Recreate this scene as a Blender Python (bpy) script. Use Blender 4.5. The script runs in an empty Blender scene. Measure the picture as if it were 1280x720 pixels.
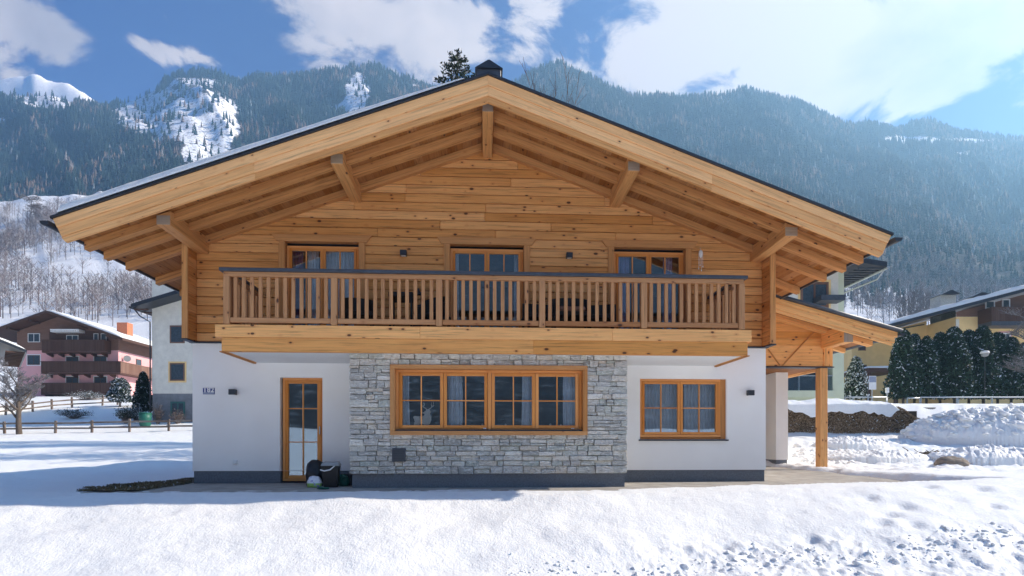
import bpy, bmesh, math, random
import numpy as np
from mathutils import Vector, Matrix
rnd = random.Random(11)
SC = bpy.context.scene
COL = SC.collection
PI = math.pi
# ---------------------------------------------------------------- camera model
FPX, CXP, HYP, ZC = 690.0, 640.0, 555.0, 0.8
TH = math.atan2(35.0, FPX)
CT, ST = math.cos(TH), math.sin(TH)
def at_d(px, py, d):
    u = (px - CXP) / FPX
    return Vector((d*(u*CT+ST), d*(CT-u*ST), ZC + (HYP-py)*d/FPX))
def at_y(px, py, Y):
    u = (px - CXP) / FPX
    return at_d(px, py, Y/(CT-u*ST))
def XY(px, Y): return at_y(px, HYP, Y).x
cam = bpy.data.objects.new('camera', bpy.data.cameras.new('camera'))
COL.objects.link(cam); SC.camera = cam
cam.location = (0, 0, ZC); cam.rotation_euler = (PI/2, 0, -TH)
cam.data.sensor_width = 36; cam.data.lens = 36*FPX/1280
cam.data.shift_y = (HYP-360)/1280
cam.data.clip_start = 0.1; cam.data.clip_end = 9000

# ---------------------------------------------------------------- tags
def tag(o, label=None, cat=None, group=None, kind=None):
    if label: o['label'] = label
    if cat: o['category'] = cat
    if group: o['group'] = group
    if kind: o['kind'] = kind
    return o
def empty(name, loc=(0,0,0), rz=0, label=None, cat=None, group=None):
    o = bpy.data.objects.new(name, None); COL.objects.link(o)
    o.location = loc; o.rotation_euler = (0,0,rz); o.empty_display_size = .3
    return tag(o, label, cat, group)
def kids(o): return [c for c in COL.objects if c.parent == o]
def copy_tree(o, parent=None):
    c = o.copy(); COL.objects.link(c); c.parent = parent
    for ch in kids(o): copy_tree(ch, c)
    return c

# ---------------------------------------------------------------- materials
def newmat(name):
    m = bpy.data.materials.new(name); m.use_nodes = True
    nt = m.node_tree; nt.nodes.clear()
    out = nt.nodes.new('ShaderNodeOutputMaterial')
    return m, nt, out
def nd(nt, typ, ins=None, **kw):
    n = nt.nodes.new(typ)
    for k, v in kw.items(): setattr(n, k, v)
    if ins:
        for k, v in ins.items():
            s = n.inputs[k]
            if isinstance(v, bpy.types.NodeSocket): nt.links.new(v, s)
            else: s.default_value = v
    return n
def math_(nt, op, a, b=None, c=None, clamp=False):
    ins = {0: a}
    if b is not None: ins[1] = b
    if c is not None: ins[2] = c
    return nd(nt, 'ShaderNodeMath', ins, operation=op, use_clamp=clamp).outputs[0]
def mixc(nt, f, a, b, mode='MIX'):
    n = nt.nodes.new('ShaderNodeMix'); n.data_type = 'RGBA'; n.blend_type = mode
    for k, v in ((0, f), (6, a), (7, b)):
        if isinstance(v, bpy.types.NodeSocket): nt.links.new(v, n.inputs[k])
        else: n.inputs[k].default_value = v if k == 0 else (tuple(v)+(1,))[:4]
    return n.outputs[2]
def ramp(nt, fac, stops, interp='LINEAR'):
    n = nd(nt, 'ShaderNodeValToRGB', {0: fac}); cr = n.color_ramp; cr.interpolation = interp
    while len(cr.elements) > 1: cr.elements.remove(cr.elements[-1])
    cr.elements[0].position = stops[0][0]; cr.elements[0].color = (tuple(stops[0][1])+(1,))[:4]
    for p, c in stops[1:]:
        e = cr.elements.new(p); e.color = (tuple(c)+(1,))[:4]
    return n.outputs[0]
def mapr(nt, v, a, b, c=0.0, d=1.0, smooth=True):
    n = nd(nt, 'ShaderNodeMapRange', {0: v, 1: a, 2: b, 3: c, 4: d})
    if smooth: n.interpolation_type = 'SMOOTHSTEP'
    return n.outputs[0]
def bsdf(nt, out, **ins):
    b = nd(nt, 'ShaderNodeBsdfPrincipled', {k.replace('_', ' '): v for k, v in ins.items()})
    nt.links.new(b.outputs[0], out.inputs[0]); return b
def c3(*c): return tuple(c)+(1,)

def wood(name, col, dark=.55, knots=1.0, grey=0.0, rough=.62):
    m, nt, out = newmat(name)
    uv = nd(nt, 'ShaderNodeTexCoord').outputs['UV']
    isl = nd(nt, 'ShaderNodeNewGeometry').outputs['Random Per Island']
    mp = nd(nt, 'ShaderNodeMapping', {0: uv, 3: (1.1, 26, 1)}).outputs[0]
    n1 = nd(nt, 'ShaderNodeTexNoise', {'Vector': mp, 'Scale': 1.0, 'Detail': 6, 'Roughness': .65, 'Distortion': .6}).outputs[0]
    mp2 = nd(nt, 'ShaderNodeMapping', {0: uv, 3: (.5, 2.2, 1)}).outputs[0]
    n2 = nd(nt, 'ShaderNodeTexNoise', {'Vector': mp2, 'Scale': 1.4, 'Detail': 3}).outputs[0]
    mpk = nd(nt, 'ShaderNodeMapping', {0: uv, 3: (4.2, 7.5, 1)}).outputs[0]
    vk = nd(nt, 'ShaderNodeTexVoronoi', {'Vector': mpk, 'Scale': 1.0, 'Randomness': 1.0})
    sel = nd(nt, 'ShaderNodeSeparateColor', {0: vk.outputs['Color']}).outputs[0]
    rad = math_(nt, 'MULTIPLY', mapr(nt, sel, .30, 1.0, 0.02, .155, False), knots)
    kd = math_(nt, 'SUBTRACT', vk.outputs['Distance'], rad)
    kf = mapr(nt, kd, .035, -.015, 0, .9)
    halo = mapr(nt, kd, .22, .0, 0, .5)
    halo = math_(nt, 'MULTIPLY', halo, mapr(nt, sel, .36, .46, 0, 1))
    kf = math_(nt, 'MULTIPLY', kf, mapr(nt, sel, .38, .42, 0, 1))
    lo = tuple(c*dark for c in col); hi = tuple(min(.95, c*1.22) for c in col)
    base = ramp(nt, n1, [(.28, lo), (.47, col), (.7, hi)])
    base = mixc(nt, mapr(nt, n2, .4, .65, 0, .35), base, tuple(c*k for c, k in zip(col, (.82, .7, .55))))
    base = mixc(nt, halo, base, tuple(c*k for c, k in zip(col, (.75, .52, .35))))
    base = mixc(nt, kf, base, (.045, .018, .008))
    if grey > 0:
        base = mixc(nt, mapr(nt, n2, .4, .65, 0, grey), base, (.32, .29, .26))
    hs = nd(nt, 'ShaderNodeHueSaturation', {'Color': base, 'Hue': math_(nt, 'MULTIPLY_ADD', isl, .007, .493),
            'Saturation': math_(nt, 'MULTIPLY_ADD', isl, -.10, 1.0), 'Value': math_(nt, 'MULTIPLY_ADD', isl, .30, .83)}).outputs[0]
    bump = nd(nt, 'ShaderNodeBump', {'Strength': .35, 'Distance': .004, 'Height': n1}).outputs[0]
    bsdf(nt, out, Base_Color=hs, Roughness=rough, Normal=bump, Specular_IOR_Level=.3)
    return m
def plain(name, col, rough=.6, metal=0.0, var=.15, scale=8.0, bump=.0, bscale=60.0, spec=.4):
    m, nt, out = newmat(name)
    co = nd(nt, 'ShaderNodeTexCoord').outputs['Object']
    n = nd(nt, 'ShaderNodeTexNoise', {'Vector': co, 'Scale': scale, 'Detail': 5, 'Roughness': .6}).outputs[0]
    base = ramp(nt, n, [(.3, tuple(c*(1-var) for c in col)), (.7, tuple(min(1, c*(1+var)) for c in col))])
    kw = dict(Base_Color=base, Roughness=rough, Metallic=metal, Specular_IOR_Level=spec)
    if bump:
        nb = nd(nt, 'ShaderNodeTexNoise', {'Vector': co, 'Scale': bscale, 'Detail': 4}).outputs[0]
        kw['Normal'] = nd(nt, 'ShaderNodeBump', {'Strength': bump, 'Distance': .01, 'Height': nb}).outputs[0]
    bsdf(nt, out, **kw); return m
M = {}
M['log'] = wood('timber_wall_wood', (.66, .31, .075), dark=.38, knots=1.15)
M['beamfront'] = wood('balcony_beam_wood', (.78, .37, .085), dark=.45, knots=1.15)
M['annexwood'] = wood('annex_wood', (.78, .37, .08), knots=1.1)
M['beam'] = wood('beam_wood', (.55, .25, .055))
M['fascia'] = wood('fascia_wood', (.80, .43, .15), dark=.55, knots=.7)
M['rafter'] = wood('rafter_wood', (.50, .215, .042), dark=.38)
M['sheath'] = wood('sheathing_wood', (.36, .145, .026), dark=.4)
M['balu'] = wood('baluster_wood', (.44, .205, .07), dark=.48, knots=1.1)
M['endgrain'] = wood('endgrain_wood', (.34, .25, .16), dark=.6, knots=.2, grey=.6)
M['winwood'] = wood('window_wood', (.70, .27, .035), dark=.85, knots=.1, rough=.45)
M['casing'] = wood('casing_wood', (.50, .215, .045), dark=.7, knots=.4)
M['darkwood'] = wood('dark_wood', (.09, .045, .03), dark=.6, knots=.4)
M['brownwood'] = wood('brown_wood', (.20, .11, .075), dark=.6, knots=.4)
M['fencewood'] = wood('fence_wood', (.12, .085, .065), dark=.5, knots=.4, grey=.5)
M['plaster'] = plain('white_plaster', (.90, .885, .86), .85, var=.035, scale=1.1, bump=.12, bscale=180)
M['soffit'] = plain('soffit_plaster', (.80, .80, .80), .85, var=.02)
M['plinth'] = plain('plinth_render', (.16, .175, .20), .85, var=.22, scale=35, bump=.6, bscale=240)
M['metal'] = plain('dark_metal', (.035, .042, .055), .42, .3, var=.2, spec=.5)
M['metalblue'] = plain('anthracite_sheet', (.065, .075, .095), .45, .2, var=.2)
M['black'] = plain('black_plastic', (.012, .012, .014), .45, var=.3)
M['blackbag'] = plain('black_bag', (.015, .015, .018), .35, var=.3, bump=.8, bscale=14)
M['grey'] = plain('grey_plastic', (.30, .31, .32), .45, var=.1)
M['white'] = plain('white_paint', (.8, .8, .8), .5, var=.03)
M['green'] = plain('green_plastic', (.015, .12, .09), .5, var=.2)
M['rattan'] = plain('black_rattan', (.012, .011, .011), .6, var=.4, scale=60, bump=.8, bscale=90)
M['curtain'] = plain('white_curtain', (.82, .83, .85), .9, var=.05)
M['purple'] = plain('purple_curtain', (.16, .10, .28), .9, var=.15)
M['lilac'] = plain('lilac_curtain', (.42, .42, .66), .9, var=.08)
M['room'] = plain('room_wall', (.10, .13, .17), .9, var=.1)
M['slab'] = plain('terrace_concrete', (.33, .31, .28), .85, var=.25, scale=3, bump=.4, bscale=60)
M['bark'] = plain('bark', (.10, .078, .062), .9, var=.35, scale=14, bump=.8, bscale=40)
M['twig'] = plain('twig_bark', (.17, .135, .12), .9, var=.35, scale=4)
M['frost'] = plain('frosted_twig', (.17, .165, .175), .9, var=.45, scale=5)
M['orange'] = plain('orange_render', (.90, .65, .30), .9, var=.07, scale=1.2, bump=.2)
M['pink'] = plain('pink_render', (.80, .43, .44), .9, var=.05, scale=1.2, bump=.2)
M['cream'] = plain('cream_render', (.76, .73, .64), .9, var=.10, scale=2.2, bump=.5, bscale=30)
M['greenish'] = plain('pale_green_render', (.66, .70, .52), .9, var=.06, scale=1.5)
M['greybase'] = plain('grey_base_render', (.20, .215, .235), .9, var=.2, scale=2.5)
M['brick'] = plain('orange_brick', (.55, .19, .10), .9, var=.2, scale=7)
M['signblue'] = plain('sign_blue', (.012, .03, .20), .3, var=.05)
M['signgrey'] = plain('sign_grey', (.30, .34, .45), .4, var=.35, scale=160)
M['deer'] = plain('deer_felt', (.80, .72, .62), .9, var=.08)
M['rock'] = plain('rock', (.22, .19, .16), .9, var=.35, scale=6, bump=1, bscale=12)
M['steel'] = plain('galvanised_steel', (.45, .48, .50), .4, .6, var=.1)
M['darkroof'] = plain('dark_roof', (.05, .052, .06), .7, var=.3, scale=6)
M['shutter'] = plain('green_shutter', (.04, .14, .13), .6, var=.15)

def snowmat(name='snow', fine=1.0, obj=False):
    m, nt, out = newmat(name)
    co = nd(nt, 'ShaderNodeTexCoord').outputs['Object']
    n1 = nd(nt, 'ShaderNodeTexNoise', {'Vector': co, 'Scale': 9.0, 'Detail': 8, 'Roughness': .72}).outputs[0]
    mp = nd(nt, 'ShaderNodeMapping', {0: co, 3: (34, 20, 20), 2: (0, 0, .6)}).outputs[0]
    n2 = nd(nt, 'ShaderNodeTexNoise', {'Vector': mp, 'Scale': 1.0, 'Detail': 4, 'Roughness': .6}).outputs[0]
    h = math_(nt, 'ADD', math_(nt, 'MULTIPLY', n1, 1.0), math_(nt, 'MULTIPLY', n2, .8))
    b = nd(nt, 'ShaderNodeBump', {'Strength': .48*fine, 'Distance': .035, 'Height': h}).outputs[0]
    col = ramp(nt, n1, [(.3, (.79, .82, .84)), (.7, (.885, .90, .90))])
    bsdf(nt, out, Base_Color=col, Roughness=.55, Normal=b, Specular_IOR_Level=.25)
    return m
M['snow'] = snowmat()

def glassmat(name, tint, refl):
    m, nt, out = newmat(name)
    lw = nd(nt, 'ShaderNodeFresnel', {0: 1.5}).outputs[0]
    f = math_(nt, 'ADD', math_(nt, 'MULTIPLY', lw, 1.6), refl, clamp=True)
    t = nd(nt, 'ShaderNodeBsdfTransparent', {0: c3(*tint)}).outputs[0]
    co = nd(nt, 'ShaderNodeTexCoord').outputs['Object']
    nz = nd(nt, 'ShaderNodeTexNoise', {'Vector': co, 'Scale': 1.3, 'Detail': 1}).outputs[0]
    bp = nd(nt, 'ShaderNodeBump', {'Strength': .03, 'Distance': .04, 'Height': nz}).outputs[0]
    g = nd(nt, 'ShaderNodeBsdfGlossy', {'Color': c3(.72, .88, 1), 'Roughness': .02, 'Normal': bp}).outputs[0]
    mx = nd(nt, 'ShaderNodeMixShader', {0: f, 1: t, 2: g}).outputs[0]
    nt.links.new(mx, out.inputs[0]); return m
M['glass'] = glassmat('window_glass', (.93, .965, 1.0), .14)
M['farglass'] = plain('far_window_glass', (.05, .075, .10), .08, var=.3, spec=.9)

def leafmat(name, col, snow=.1, var=.5):
    m, nt, out = newmat(name)
    isl = nd(nt, 'ShaderNodeNewGeometry').outputs['Random Per Island']
    r2 = math_(nt, 'FRACT', math_(nt, 'MULTIPLY', isl, 37.7))
    base = mixc(nt, r2, tuple(c*(1-var) for c in col), tuple(c*(1+var) for c in col))
    base = mixc(nt, math_(nt, 'GREATER_THAN', isl, 1-snow), base, (.62, .68, .76))
    bsdf(nt, out, Base_Color=base, Roughness=.7, Specular_IOR_Level=.2)
    return m
M['thuja'] = leafmat('thuja_leaf', (.034, .066, .044), .07)
M['spruce'] = leafmat('spruce_needle', (.022, .038, .024), .05)
M['snowspruce'] = leafmat('snowy_needle', (.03, .05, .04), .30)
M['dryhedge'] = leafmat('dry_hedge_leaf', (.30, .23, .16), .03, .35)

# ---------------------------------------------------------------- mesh builder
class MB:
    def __init__(s): s.v = []; s.f = []; s.uv = []
    def quad(s, pts, uvs=None):
        b = len(s.v); s.v += [tuple(p) for p in pts]; s.f.append(tuple(range(b, b+len(pts))))
        s.uv += uvs if uvs else [(p[0], p[2]) for p in pts]
    def hexa(s, c, axis=None):
        """c: 8 corners: bottom 4 (ccw), top 4"""
        c = [Vector(p) for p in c]
        ex = (c[1]-c[0]); ey = (c[3]-c[0]); ez = (c[4]-c[0])
        L = [max(ex.length, (c[5]-c[4]).length), ey.length, ez.length]
        ax = L.index(max(L)) if axis is None else axis
        ou, ov = rnd.uniform(0, 60), rnd.uniform(0, 60)
        loc = [(0,0,0),(1,0,0),(1,1,0),(0,1,0),(0,0,1),(1,0,1),(1,1,1),(0,1,1)]
        b = len(s.v); s.v += [tuple(p) for p in c]
        e0 = c[0]; am = [ex, ey, ez][ax].normalized() if [ex, ey, ez][ax].length else Vector((1,0,0))
        if ax != 0: ex = ex-am*ex.dot(am)
        if ax != 1: ey = ey-am*ey.dot(am)
        if ax != 2: ez = ez-am*ez.dot(am)
        dirs = [ex.normalized() if ex.length else Vector((1,0,0)), ey.normalized() if ey.length else Vector((0,1,0)), ez.normalized() if ez.length else Vector((0,0,1))]
        for idx in ((0,3,2,1),(4,5,6,7),(0,1,5,4),(1,2,6,5),(2,3,7,6),(3,0,4,7)):
            fixed = [k for k in range(3) if len({loc[i][k] for i in idx}) == 1][0]
            oth = [k for k in range(3) if k != fixed]
            if ax in oth: ua = ax; va = [k for k in oth if k != ax][0]
            else: ua, va = oth
            s.f.append(tuple(b+i for i in idx))
            for i in idx:
                p = c[i]-e0
                s.uv.append((ou+p.dot(dirs[ua]), ov+p.dot(dirs[va])+fixed*.37))
    def box(s, x0, x1, y0, y1, z0, z1, axis=None):
        s.hexa([(x0,y0,z0),(x1,y0,z0),(x1,y1,z0),(x0,y1,z0),(x0,y0,z1),(x1,y0,z1),(x1,y1,z1),(x0,y1,z1)], axis)
        return s
    def bar(s, p0, p1, w, h, up=(0,0,1)):
        p0, p1 = Vector(p0), Vector(p1); a = (p1-p0).normalized(); up = Vector(up)
        if abs(a.dot(up)) > .95: up = Vector((0,1,0))
        sd = a.cross(up).normalized(); u2 = sd.cross(a).normalized()
        c = []
        for zz in (-h/2, h/2):
            c += [p0-sd*w/2+u2*zz, p1-sd*w/2+u2*zz, p1+sd*w/2+u2*zz, p0+sd*w/2+u2*zz]
        s.hexa(c, 0); return s
    def tube(s, pts, rads, n=6, cap=True):
        pts = [Vector(p) for p in pts]; rings = []
        ref = Vector((0,0,1))
        for i, p in enumerate(pts):
            a = (pts[min(i+1, len(pts)-1)]-pts[max(i-1, 0)]).normalized()
            if abs(a.dot(ref)) > .9: sd = a.cross(Vector((1,0,0))).normalized()
            else: sd = a.cross(ref).normalized()
            u = sd.cross(a); b = len(s.v)
            for k in range(n):
                t = 2*PI*k/n; s.v.append(tuple(p+(sd*math.cos(t)+u*math.sin(t))*rads[i]))
            rings.append(b)
        for i in range(len(rings)-1):
            for k in range(n):
                k2 = (k+1) % n
                s.f.append((rings[i]+k, rings[i]+k2, rings[i+1]+k2, rings[i+1]+k))
                s.uv += [(i, k/n), (i, (k+1)/n), (i+1, (k+1)/n), (i+1, k/n)]
        if cap and n > 2:
            s.f.append(tuple(rings[0]+k for k in reversed(range(n)))); s.uv += [(0,0)]*n
            s.f.append(tuple(rings[-1]+k for k in range(n))); s.uv += [(0,0)]*n
        return s
    def lathe(s, prof, loc=(0,0,0), n=20, sx=1, sy=1):
        b = len(s.v); lx, ly, lz = loc
        for r, z in prof:
            for k in range(n):
                t = 2*PI*k/n; s.v.append((lx+r*sx*math.cos(t), ly+r*sy*math.sin(t), lz+z))
        for i in range(len(prof)-1):
            for k in range(n):
                k2 = (k+1) % n
                s.f.append((b+i*n+k, b+i*n+k2, b+(i+1)*n+k2, b+(i+1)*n+k)); s.uv += [(0,0)]*4
        s.f.append(tuple(b+k for k in reversed(range(n)))); s.uv += [(0,0)]*n
        s.f.append(tuple(b+(len(prof)-1)*n+k for k in range(n))); s.uv += [(0,0)]*n
        return s
    def build(s, name, mat, parent=None, bevel=0, smooth=False):
        me = bpy.data.meshes.new(name); me.from_pydata(s.v, [], s.f)
        ul = me.uv_layers.new(name='UVMap')
        ul.data.foreach_set('uv', np.array(s.uv, dtype=np.float32).ravel())
        if bevel:
            bm = bmesh.new(); bm.from_mesh(me)
            bmesh.ops.bevel(bm, geom=bm.edges[:], offset=bevel, segments=1, affect='EDGES', clamp_overlap=True)
            bm.to_mesh(me); bm.free()
        if smooth: me.polygons.foreach_set('use_smooth', [True]*len(me.polygons))
        me.materials.append(M[mat] if isinstance(mat, str) else mat)
        o = bpy.data.objects.new(name, me); COL.objects.link(o)
        if parent: o.parent = parent
        return o
def npmesh(name, V, F, mat, smooth=False, attrs=None, parent=None):
    me = bpy.data.meshes.new(name)
    V = np.asarray(V, np.float32); F = np.asarray(F, np.int32); k = F.shape[1]
    me.vertices.add(len(V)); me.vertices.foreach_set('co', V.ravel())
    me.loops.add(F.size); me.loops.foreach_set('vertex_index', F.ravel())
    me.polygons.add(len(F)); me.polygons.foreach_set('loop_start', np.arange(0, F.size, k, dtype=np.int32))
    me.polygons.foreach_set('loop_total', np.full(len(F), k, np.int32))
    if smooth: me.polygons.foreach_set('use_smooth', np.ones(len(F), bool))
    me.update(calc_edges=True)
    for nm, arr in (attrs or {}).items():
        at = me.attributes.new(nm, 'FLOAT', 'POINT'); at.data.foreach_set('value', np.asarray(arr, np.float32))
    me.materials.append(M[mat] if isinstance(mat, str) else mat)
    o = bpy.data.objects.new(name, me); COL.objects.link(o)
    if parent: o.parent = parent
    return o
# ---------------------------------------------------------------- noise
def _h(ix, iy, seed):
    n = (ix.astype(np.int64)*374761393 + iy.astype(np.int64)*668265263 + seed*1442695041) & 0xffffffff
    n = ((n ^ (n >> 13))*1274126177) & 0xffffffff
    return ((n ^ (n >> 16)) & 0xffff)/65535.0
def vnoise(x, y, seed=0):
    ix, iy = np.floor(x), np.floor(y); fx, fy = x-ix, y-iy
    fx = fx*fx*fx*(fx*(fx*6-15)+10); fy = fy*fy*fy*(fy*(fy*6-15)+10)
    a, b = _h(ix, iy, seed), _h(ix+1, iy, seed); c, d = _h(ix, iy+1, seed), _h(ix+1, iy+1, seed)
    return (a+(b-a)*fx)*(1-fy)+(c+(d-c)*fx)*fy
def fbm(x, y, octs=5, seed=0, gain=.5):
    t = 0; a = 1; w = 0
    for i in range(octs):
        t = t+a*(vnoise(x*2**i+i*17.3, y*2**i-i*9.1, seed+i)-.5)*2; w += a; a *= gain
    return t/w
def sstep(a, b, x):
    t = np.clip((x-a)/(b-a), 0, 1); return t*t*(3-2*t)
# ================================================================ TERRAIN
RIDGE = [(-500,150),(-200,135),(-60,126),(0,122),(60,121),(100,128),(122,134),(140,129),(165,121),(195,112),(202,103),(225,93),(250,88),(275,92),(300,105),(340,98),(380,93),(430,87),(470,86),(500,100),(545,112),(600,115),(640,108),(665,95),(685,88),(700,84),(728,92),(760,104),(800,117),(850,124),(900,122),(940,116),(985,127),(1010,139),(1040,152),(1075,156),(1150,157),(1205,167),(1240,174),(1290,176),(1500,190),(1800,200)]
RX = [p[0] for p in RIDGE]; RE = [(HYP-p[1])/FPX for p in RIDGE]
def gauss(px, py, cx, cy, rx, ry): return np.exp(-(((px-cx)/rx)**2+((py-cy)/ry)**2))
def elev(px, d):
    """tangent of elevation (along the camera axis) of the mountainside"""
    E = np.interp(px, RX, RE); dr = np.interp(px, [-400,250,600,900,1300], [1250,1300,1400,1350,1500])
    t = np.clip((d-180)/(dr-180), 0, 1)
    right = .20+(E-.20)*t**.72
    dl = np.array([90,135,180,300,420,450,520,600]); el = np.array([.12,.205,.26,.37,.440,.41,.395,.43])
    shoulder = np.interp(px, [-300,0,60,110,250,400], [-.03,-.012,.003,.012,.025,.03])
    left = np.interp(d, dl, el)+shoulder*sstep(150,400,d)
    t2 = np.clip((d-600)/(dr-600), 0, 1); left = np.where(d > 600, (.43+shoulder)+(E-.43-shoulder)*t2**.8, left)
    w = sstep(260, 420, px)
    e = left*(1-w)+right*w
    # behind the ridge it falls away, far left a higher snow peak stands behind
    b = np.clip((d-dr)/500, 0, 1); e = e*(1-.45*b)
    pk = np.interp(px, [-400,-150,-40,0,30,42,60,84,104,125,160,220], [.56,.62,.655,.657,.660,.668,.658,.652,.640,.612,.5,.3])
    e = np.where(px < 230, np.maximum(e, np.where(d > dr, pk*np.exp(-((d-1720)/190)**2), 0)), e)
    return e, dr
def gprof(q, w):
    L = np.interp(q, [0,5.5,6.6,8,9.2,9.7,10.4,12,20,25,38,42,50,60,75,100], [-.82,-.80,-.72,-.36,-.05,-.01,-.05,-.07,-.02,.22,1.55,2.45,4.0,5.6,7.3,10])
    R = np.interp(q, [0,5.5,6.6,8,9.2,9.7,10.4,12,15.5,18,20,21.6,22.3,23.2,26,30,50,80,100], [-.82,-.80,-.68,-.26,.03,.08,.10,.12,.19,.55,.85,1.05,1.35,2.45,2.7,2.85,3.6,6,8])
    return L*(1-w)+R*w
def height(x, y):
    x = np.asarray(x, float); y = np.asarray(y, float)
    d = y*CT+x*ST; r = x*CT-y*ST; rho = np.hypot(r, d)
    front = d > 1e-3
    dd = np.where(front, np.maximum(d, .3*rho), .3*rho); u = np.clip(r/dd, -3.4, 3.4); px = CXP+FPX*u
    w = sstep(.12, .42, u)
    k = sstep(11, 16, rho)
    q = np.where(front, y*(1-k)+d*k, 0)
    wn = sstep(1.5, 6.5, x)
    wq = np.where(q < 13, wn, np.where(q > 17, w, wn+(w-wn)*(q-13)/4))
    z = gprof(q+.25*fbm(x*.5, y*.5, 3, 3)*sstep(4, 8, q)*(1-sstep(11, 14, q)), wq)
    # front slope rises to the right of the bank
    z = z + .10*sstep(6, 12, x)*sstep(7, 10, y)*(1-sstep(13, 18, rho))
    z = z + .055*fbm(x*.55, y*.8, 4, 5)*sstep(3, 6, rho)*(1-.7*sstep(8.8, 9.6, y)*(1-sstep(10, 12, y)))
    z = z + .012*fbm(x*4, y*4, 4, 9)
    # churned snow on the right, tyre and foot marks low in front
    ch = sstep(7.6, 9.0, x)*sstep(12.2, 14, y)*(1-sstep(20, 23, d))
    z = z + ch*(.13*np.abs(fbm(x*1.3, y*1.3, 5, 21, .6))+.05*fbm(x*5, y*5, 3, 22)-.02)
    tr = sstep(.6, 3.5, x)*sstep(5.6, 6.2, y+.1*fbm(x, y*0, 2, 4))*(1-sstep(6.9, 7.5, y-.04*x+.2*fbm(x*1.2, y*1.2, 2, 8)))
    z = z + tr*(.10*np.abs(fbm(x*3.2, y*3.2, 4, 31, .6))-.035)
    for (fx, fy, rr) in FOOT:
        z = z - .055*np.exp(-(((x-fx)/rr)**2+((y-fy)/(rr*.75))**2)) + .02*np.exp(-(((x-fx-.2)/rr)**2+((y-fy+.05)/rr)**2))
    # far: mountainside
    e, dr = elev(px, dd)
    n = fbm(x/170, y/170, 5, 41)*.030+fbm(x/40+3, y/40, 4, 51)*.008
    gully = -np.abs(fbm(px/75+.002*dd, dd/900, 3, 61))*.045+.014
    amp = sstep(120, 500, dd)*(1-.65*sstep(-250, 0, dd-dr))
    zm = ZC+dd*(e+(n+gully)*amp)
    km = sstep(75, 135, dd)
    zf = z*(1-km)+zm*km
    # the rest of the valley, beside and behind the camera
    zb = -.8+.012*rho+sstep(120, 900, rho)*(300+60*fbm(x/160, y/160, 4, 71))+sstep(30, 120, rho)*3
    side = np.where(front, sstep(1.75, 3.3, np.abs(r)/np.maximum(d, 1e-3)), 1.0)*sstep(12, 40, rho)
    z = zf*(1-side)+zb*side
    # the terrace lies bare: snow sinks below the slab there
    e1 = sstep(-6.75, -6.45, x)*sstep(9.85, 10.0, y+.12*fbm(x*1.5, y*0, 2, 91))*(1-sstep(8.7, 9.3, x+.35*fbm(x*0, y*1.7, 3, 92)+.25*(y-12)))*(1-sstep(24, 26, y))
    return z*(1-e1)+(-.25)*e1
FOOT = [(at_y(px, 0, Y).x, Y, r) for px, Y, r in ((1130,8.3,.16),(1110,8.0,.15),(1100,7.7,.16),(1160,9.2,.16),(1225,9.0,.16),(1180,9.9,.14),(1085,8.7,.13),(1240,8.2,.14),(1010,7.4,.12),(905,7.3,.1),(1140,7.6,.13))]

def polar_sheet(r0, r1, rr, front_step, back_step):
    a0 = math.radians(-64)+TH; a1 = math.radians(62)+TH
    azs = list(np.arange(a0, a1, math.radians(front_step)))+list(np.arange(a1, a0+2*PI-1e-6, math.radians(back_step)))
    azs = np.array(azs); rs = [r0]
    while rs[-1] < r1: rs.append(rs[-1]*(1+rr(rs[-1])))
    rs[-1] = r1; rs = np.array(rs)
    A, R = np.meshgrid(azs, rs); X, Y = R*np.sin(A), R*np.cos(A)
    nr, na = A.shape
    i, j = np.meshgrid(np.arange(nr-1), np.arange(na), indexing='ij'); j2 = (j+1) % na
    F = np.stack([i*na+j, (i+1)*na+j, (i+1)*na+j2, i*na+j2], -1).reshape(-1, 4)[:, ::-1]
    return X.ravel(), Y.ravel(), F
X, Y, Fq = polar_sheet(.4, 150, lambda r: .02 if r < 4.5 else (.0062 if r < 26 else .02), .14, 3)
Z = height(X, Y)
snow_ground = npmesh('snow_ground', np.stack([X, Y, Z], 1), Fq, 'snow', True)
tag(snow_ground, 'sunlit snow cover rising from the foreground bank to the fields', None, None, 'structure')

# --- mountainside
def patches(px, py):
    s = 1.3*gauss(px, py, 212, 142, 70, 34)+1.1*gauss(px, py, 270, 165, 28, 36)+.8*gauss(px, py, 243, 195, 18, 16)
    s = s+1.2*gauss(px, py, 447, 115, 16, 28)+.6*gauss(px, py, 425, 135, 22, 9)+.6*gauss(px, py, 380, 150, 10, 6)+.5*gauss(px, py, 520, 108, 15, 9)
    s = s+1.1*gauss(px, py, 30, 112, 100, 11)*(px < 150)+.75*gauss(px, py, 60, 132, 48, 12)+.9*gauss(px, py, 0, 152, 16, 6)+.45*gauss(px, py, 58, 168, 26, 5)
    s = s+1.5*gauss(px, py, 1130, 174, 28, 4.5)+1.4*gauss(px, py, 1195, 177, 55, 4)+.6*gauss(px, py, 1205, 192, 30, 5)+.8*gauss(px, py, 910, 128, 9, 3)
    s = s+.5*gauss(px, py, 20, 245, 60, 6)+.35*gauss(px, py, 180, 240, 60, 12)+.6*gauss(px, py, 250, 102, 34, 5)
    return s
X, Y, Fq = polar_sheet(150, 2700, lambda r: .009, .16, 5)
Z = height(X, Y)
d = Y*CT+X*ST; r = X*CT-Y*ST; dd = np.maximum(d, 1.0); PX = CXP+FPX*r/dd; PY = HYP-FPX*(Z-ZC)/dd
E_, DR_ = elev(PX, dd)
low = ((dd < 520) & (PX < 420)).astype(float)
rgt = sstep(420, 900, PX)*(dd < 330)
nz = fbm(X/26, Y/26, 4, 81); nz2 = fbm(X/9, Y/9, 3, 85)
S = patches(PX, PY)+.30*nz
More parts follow.
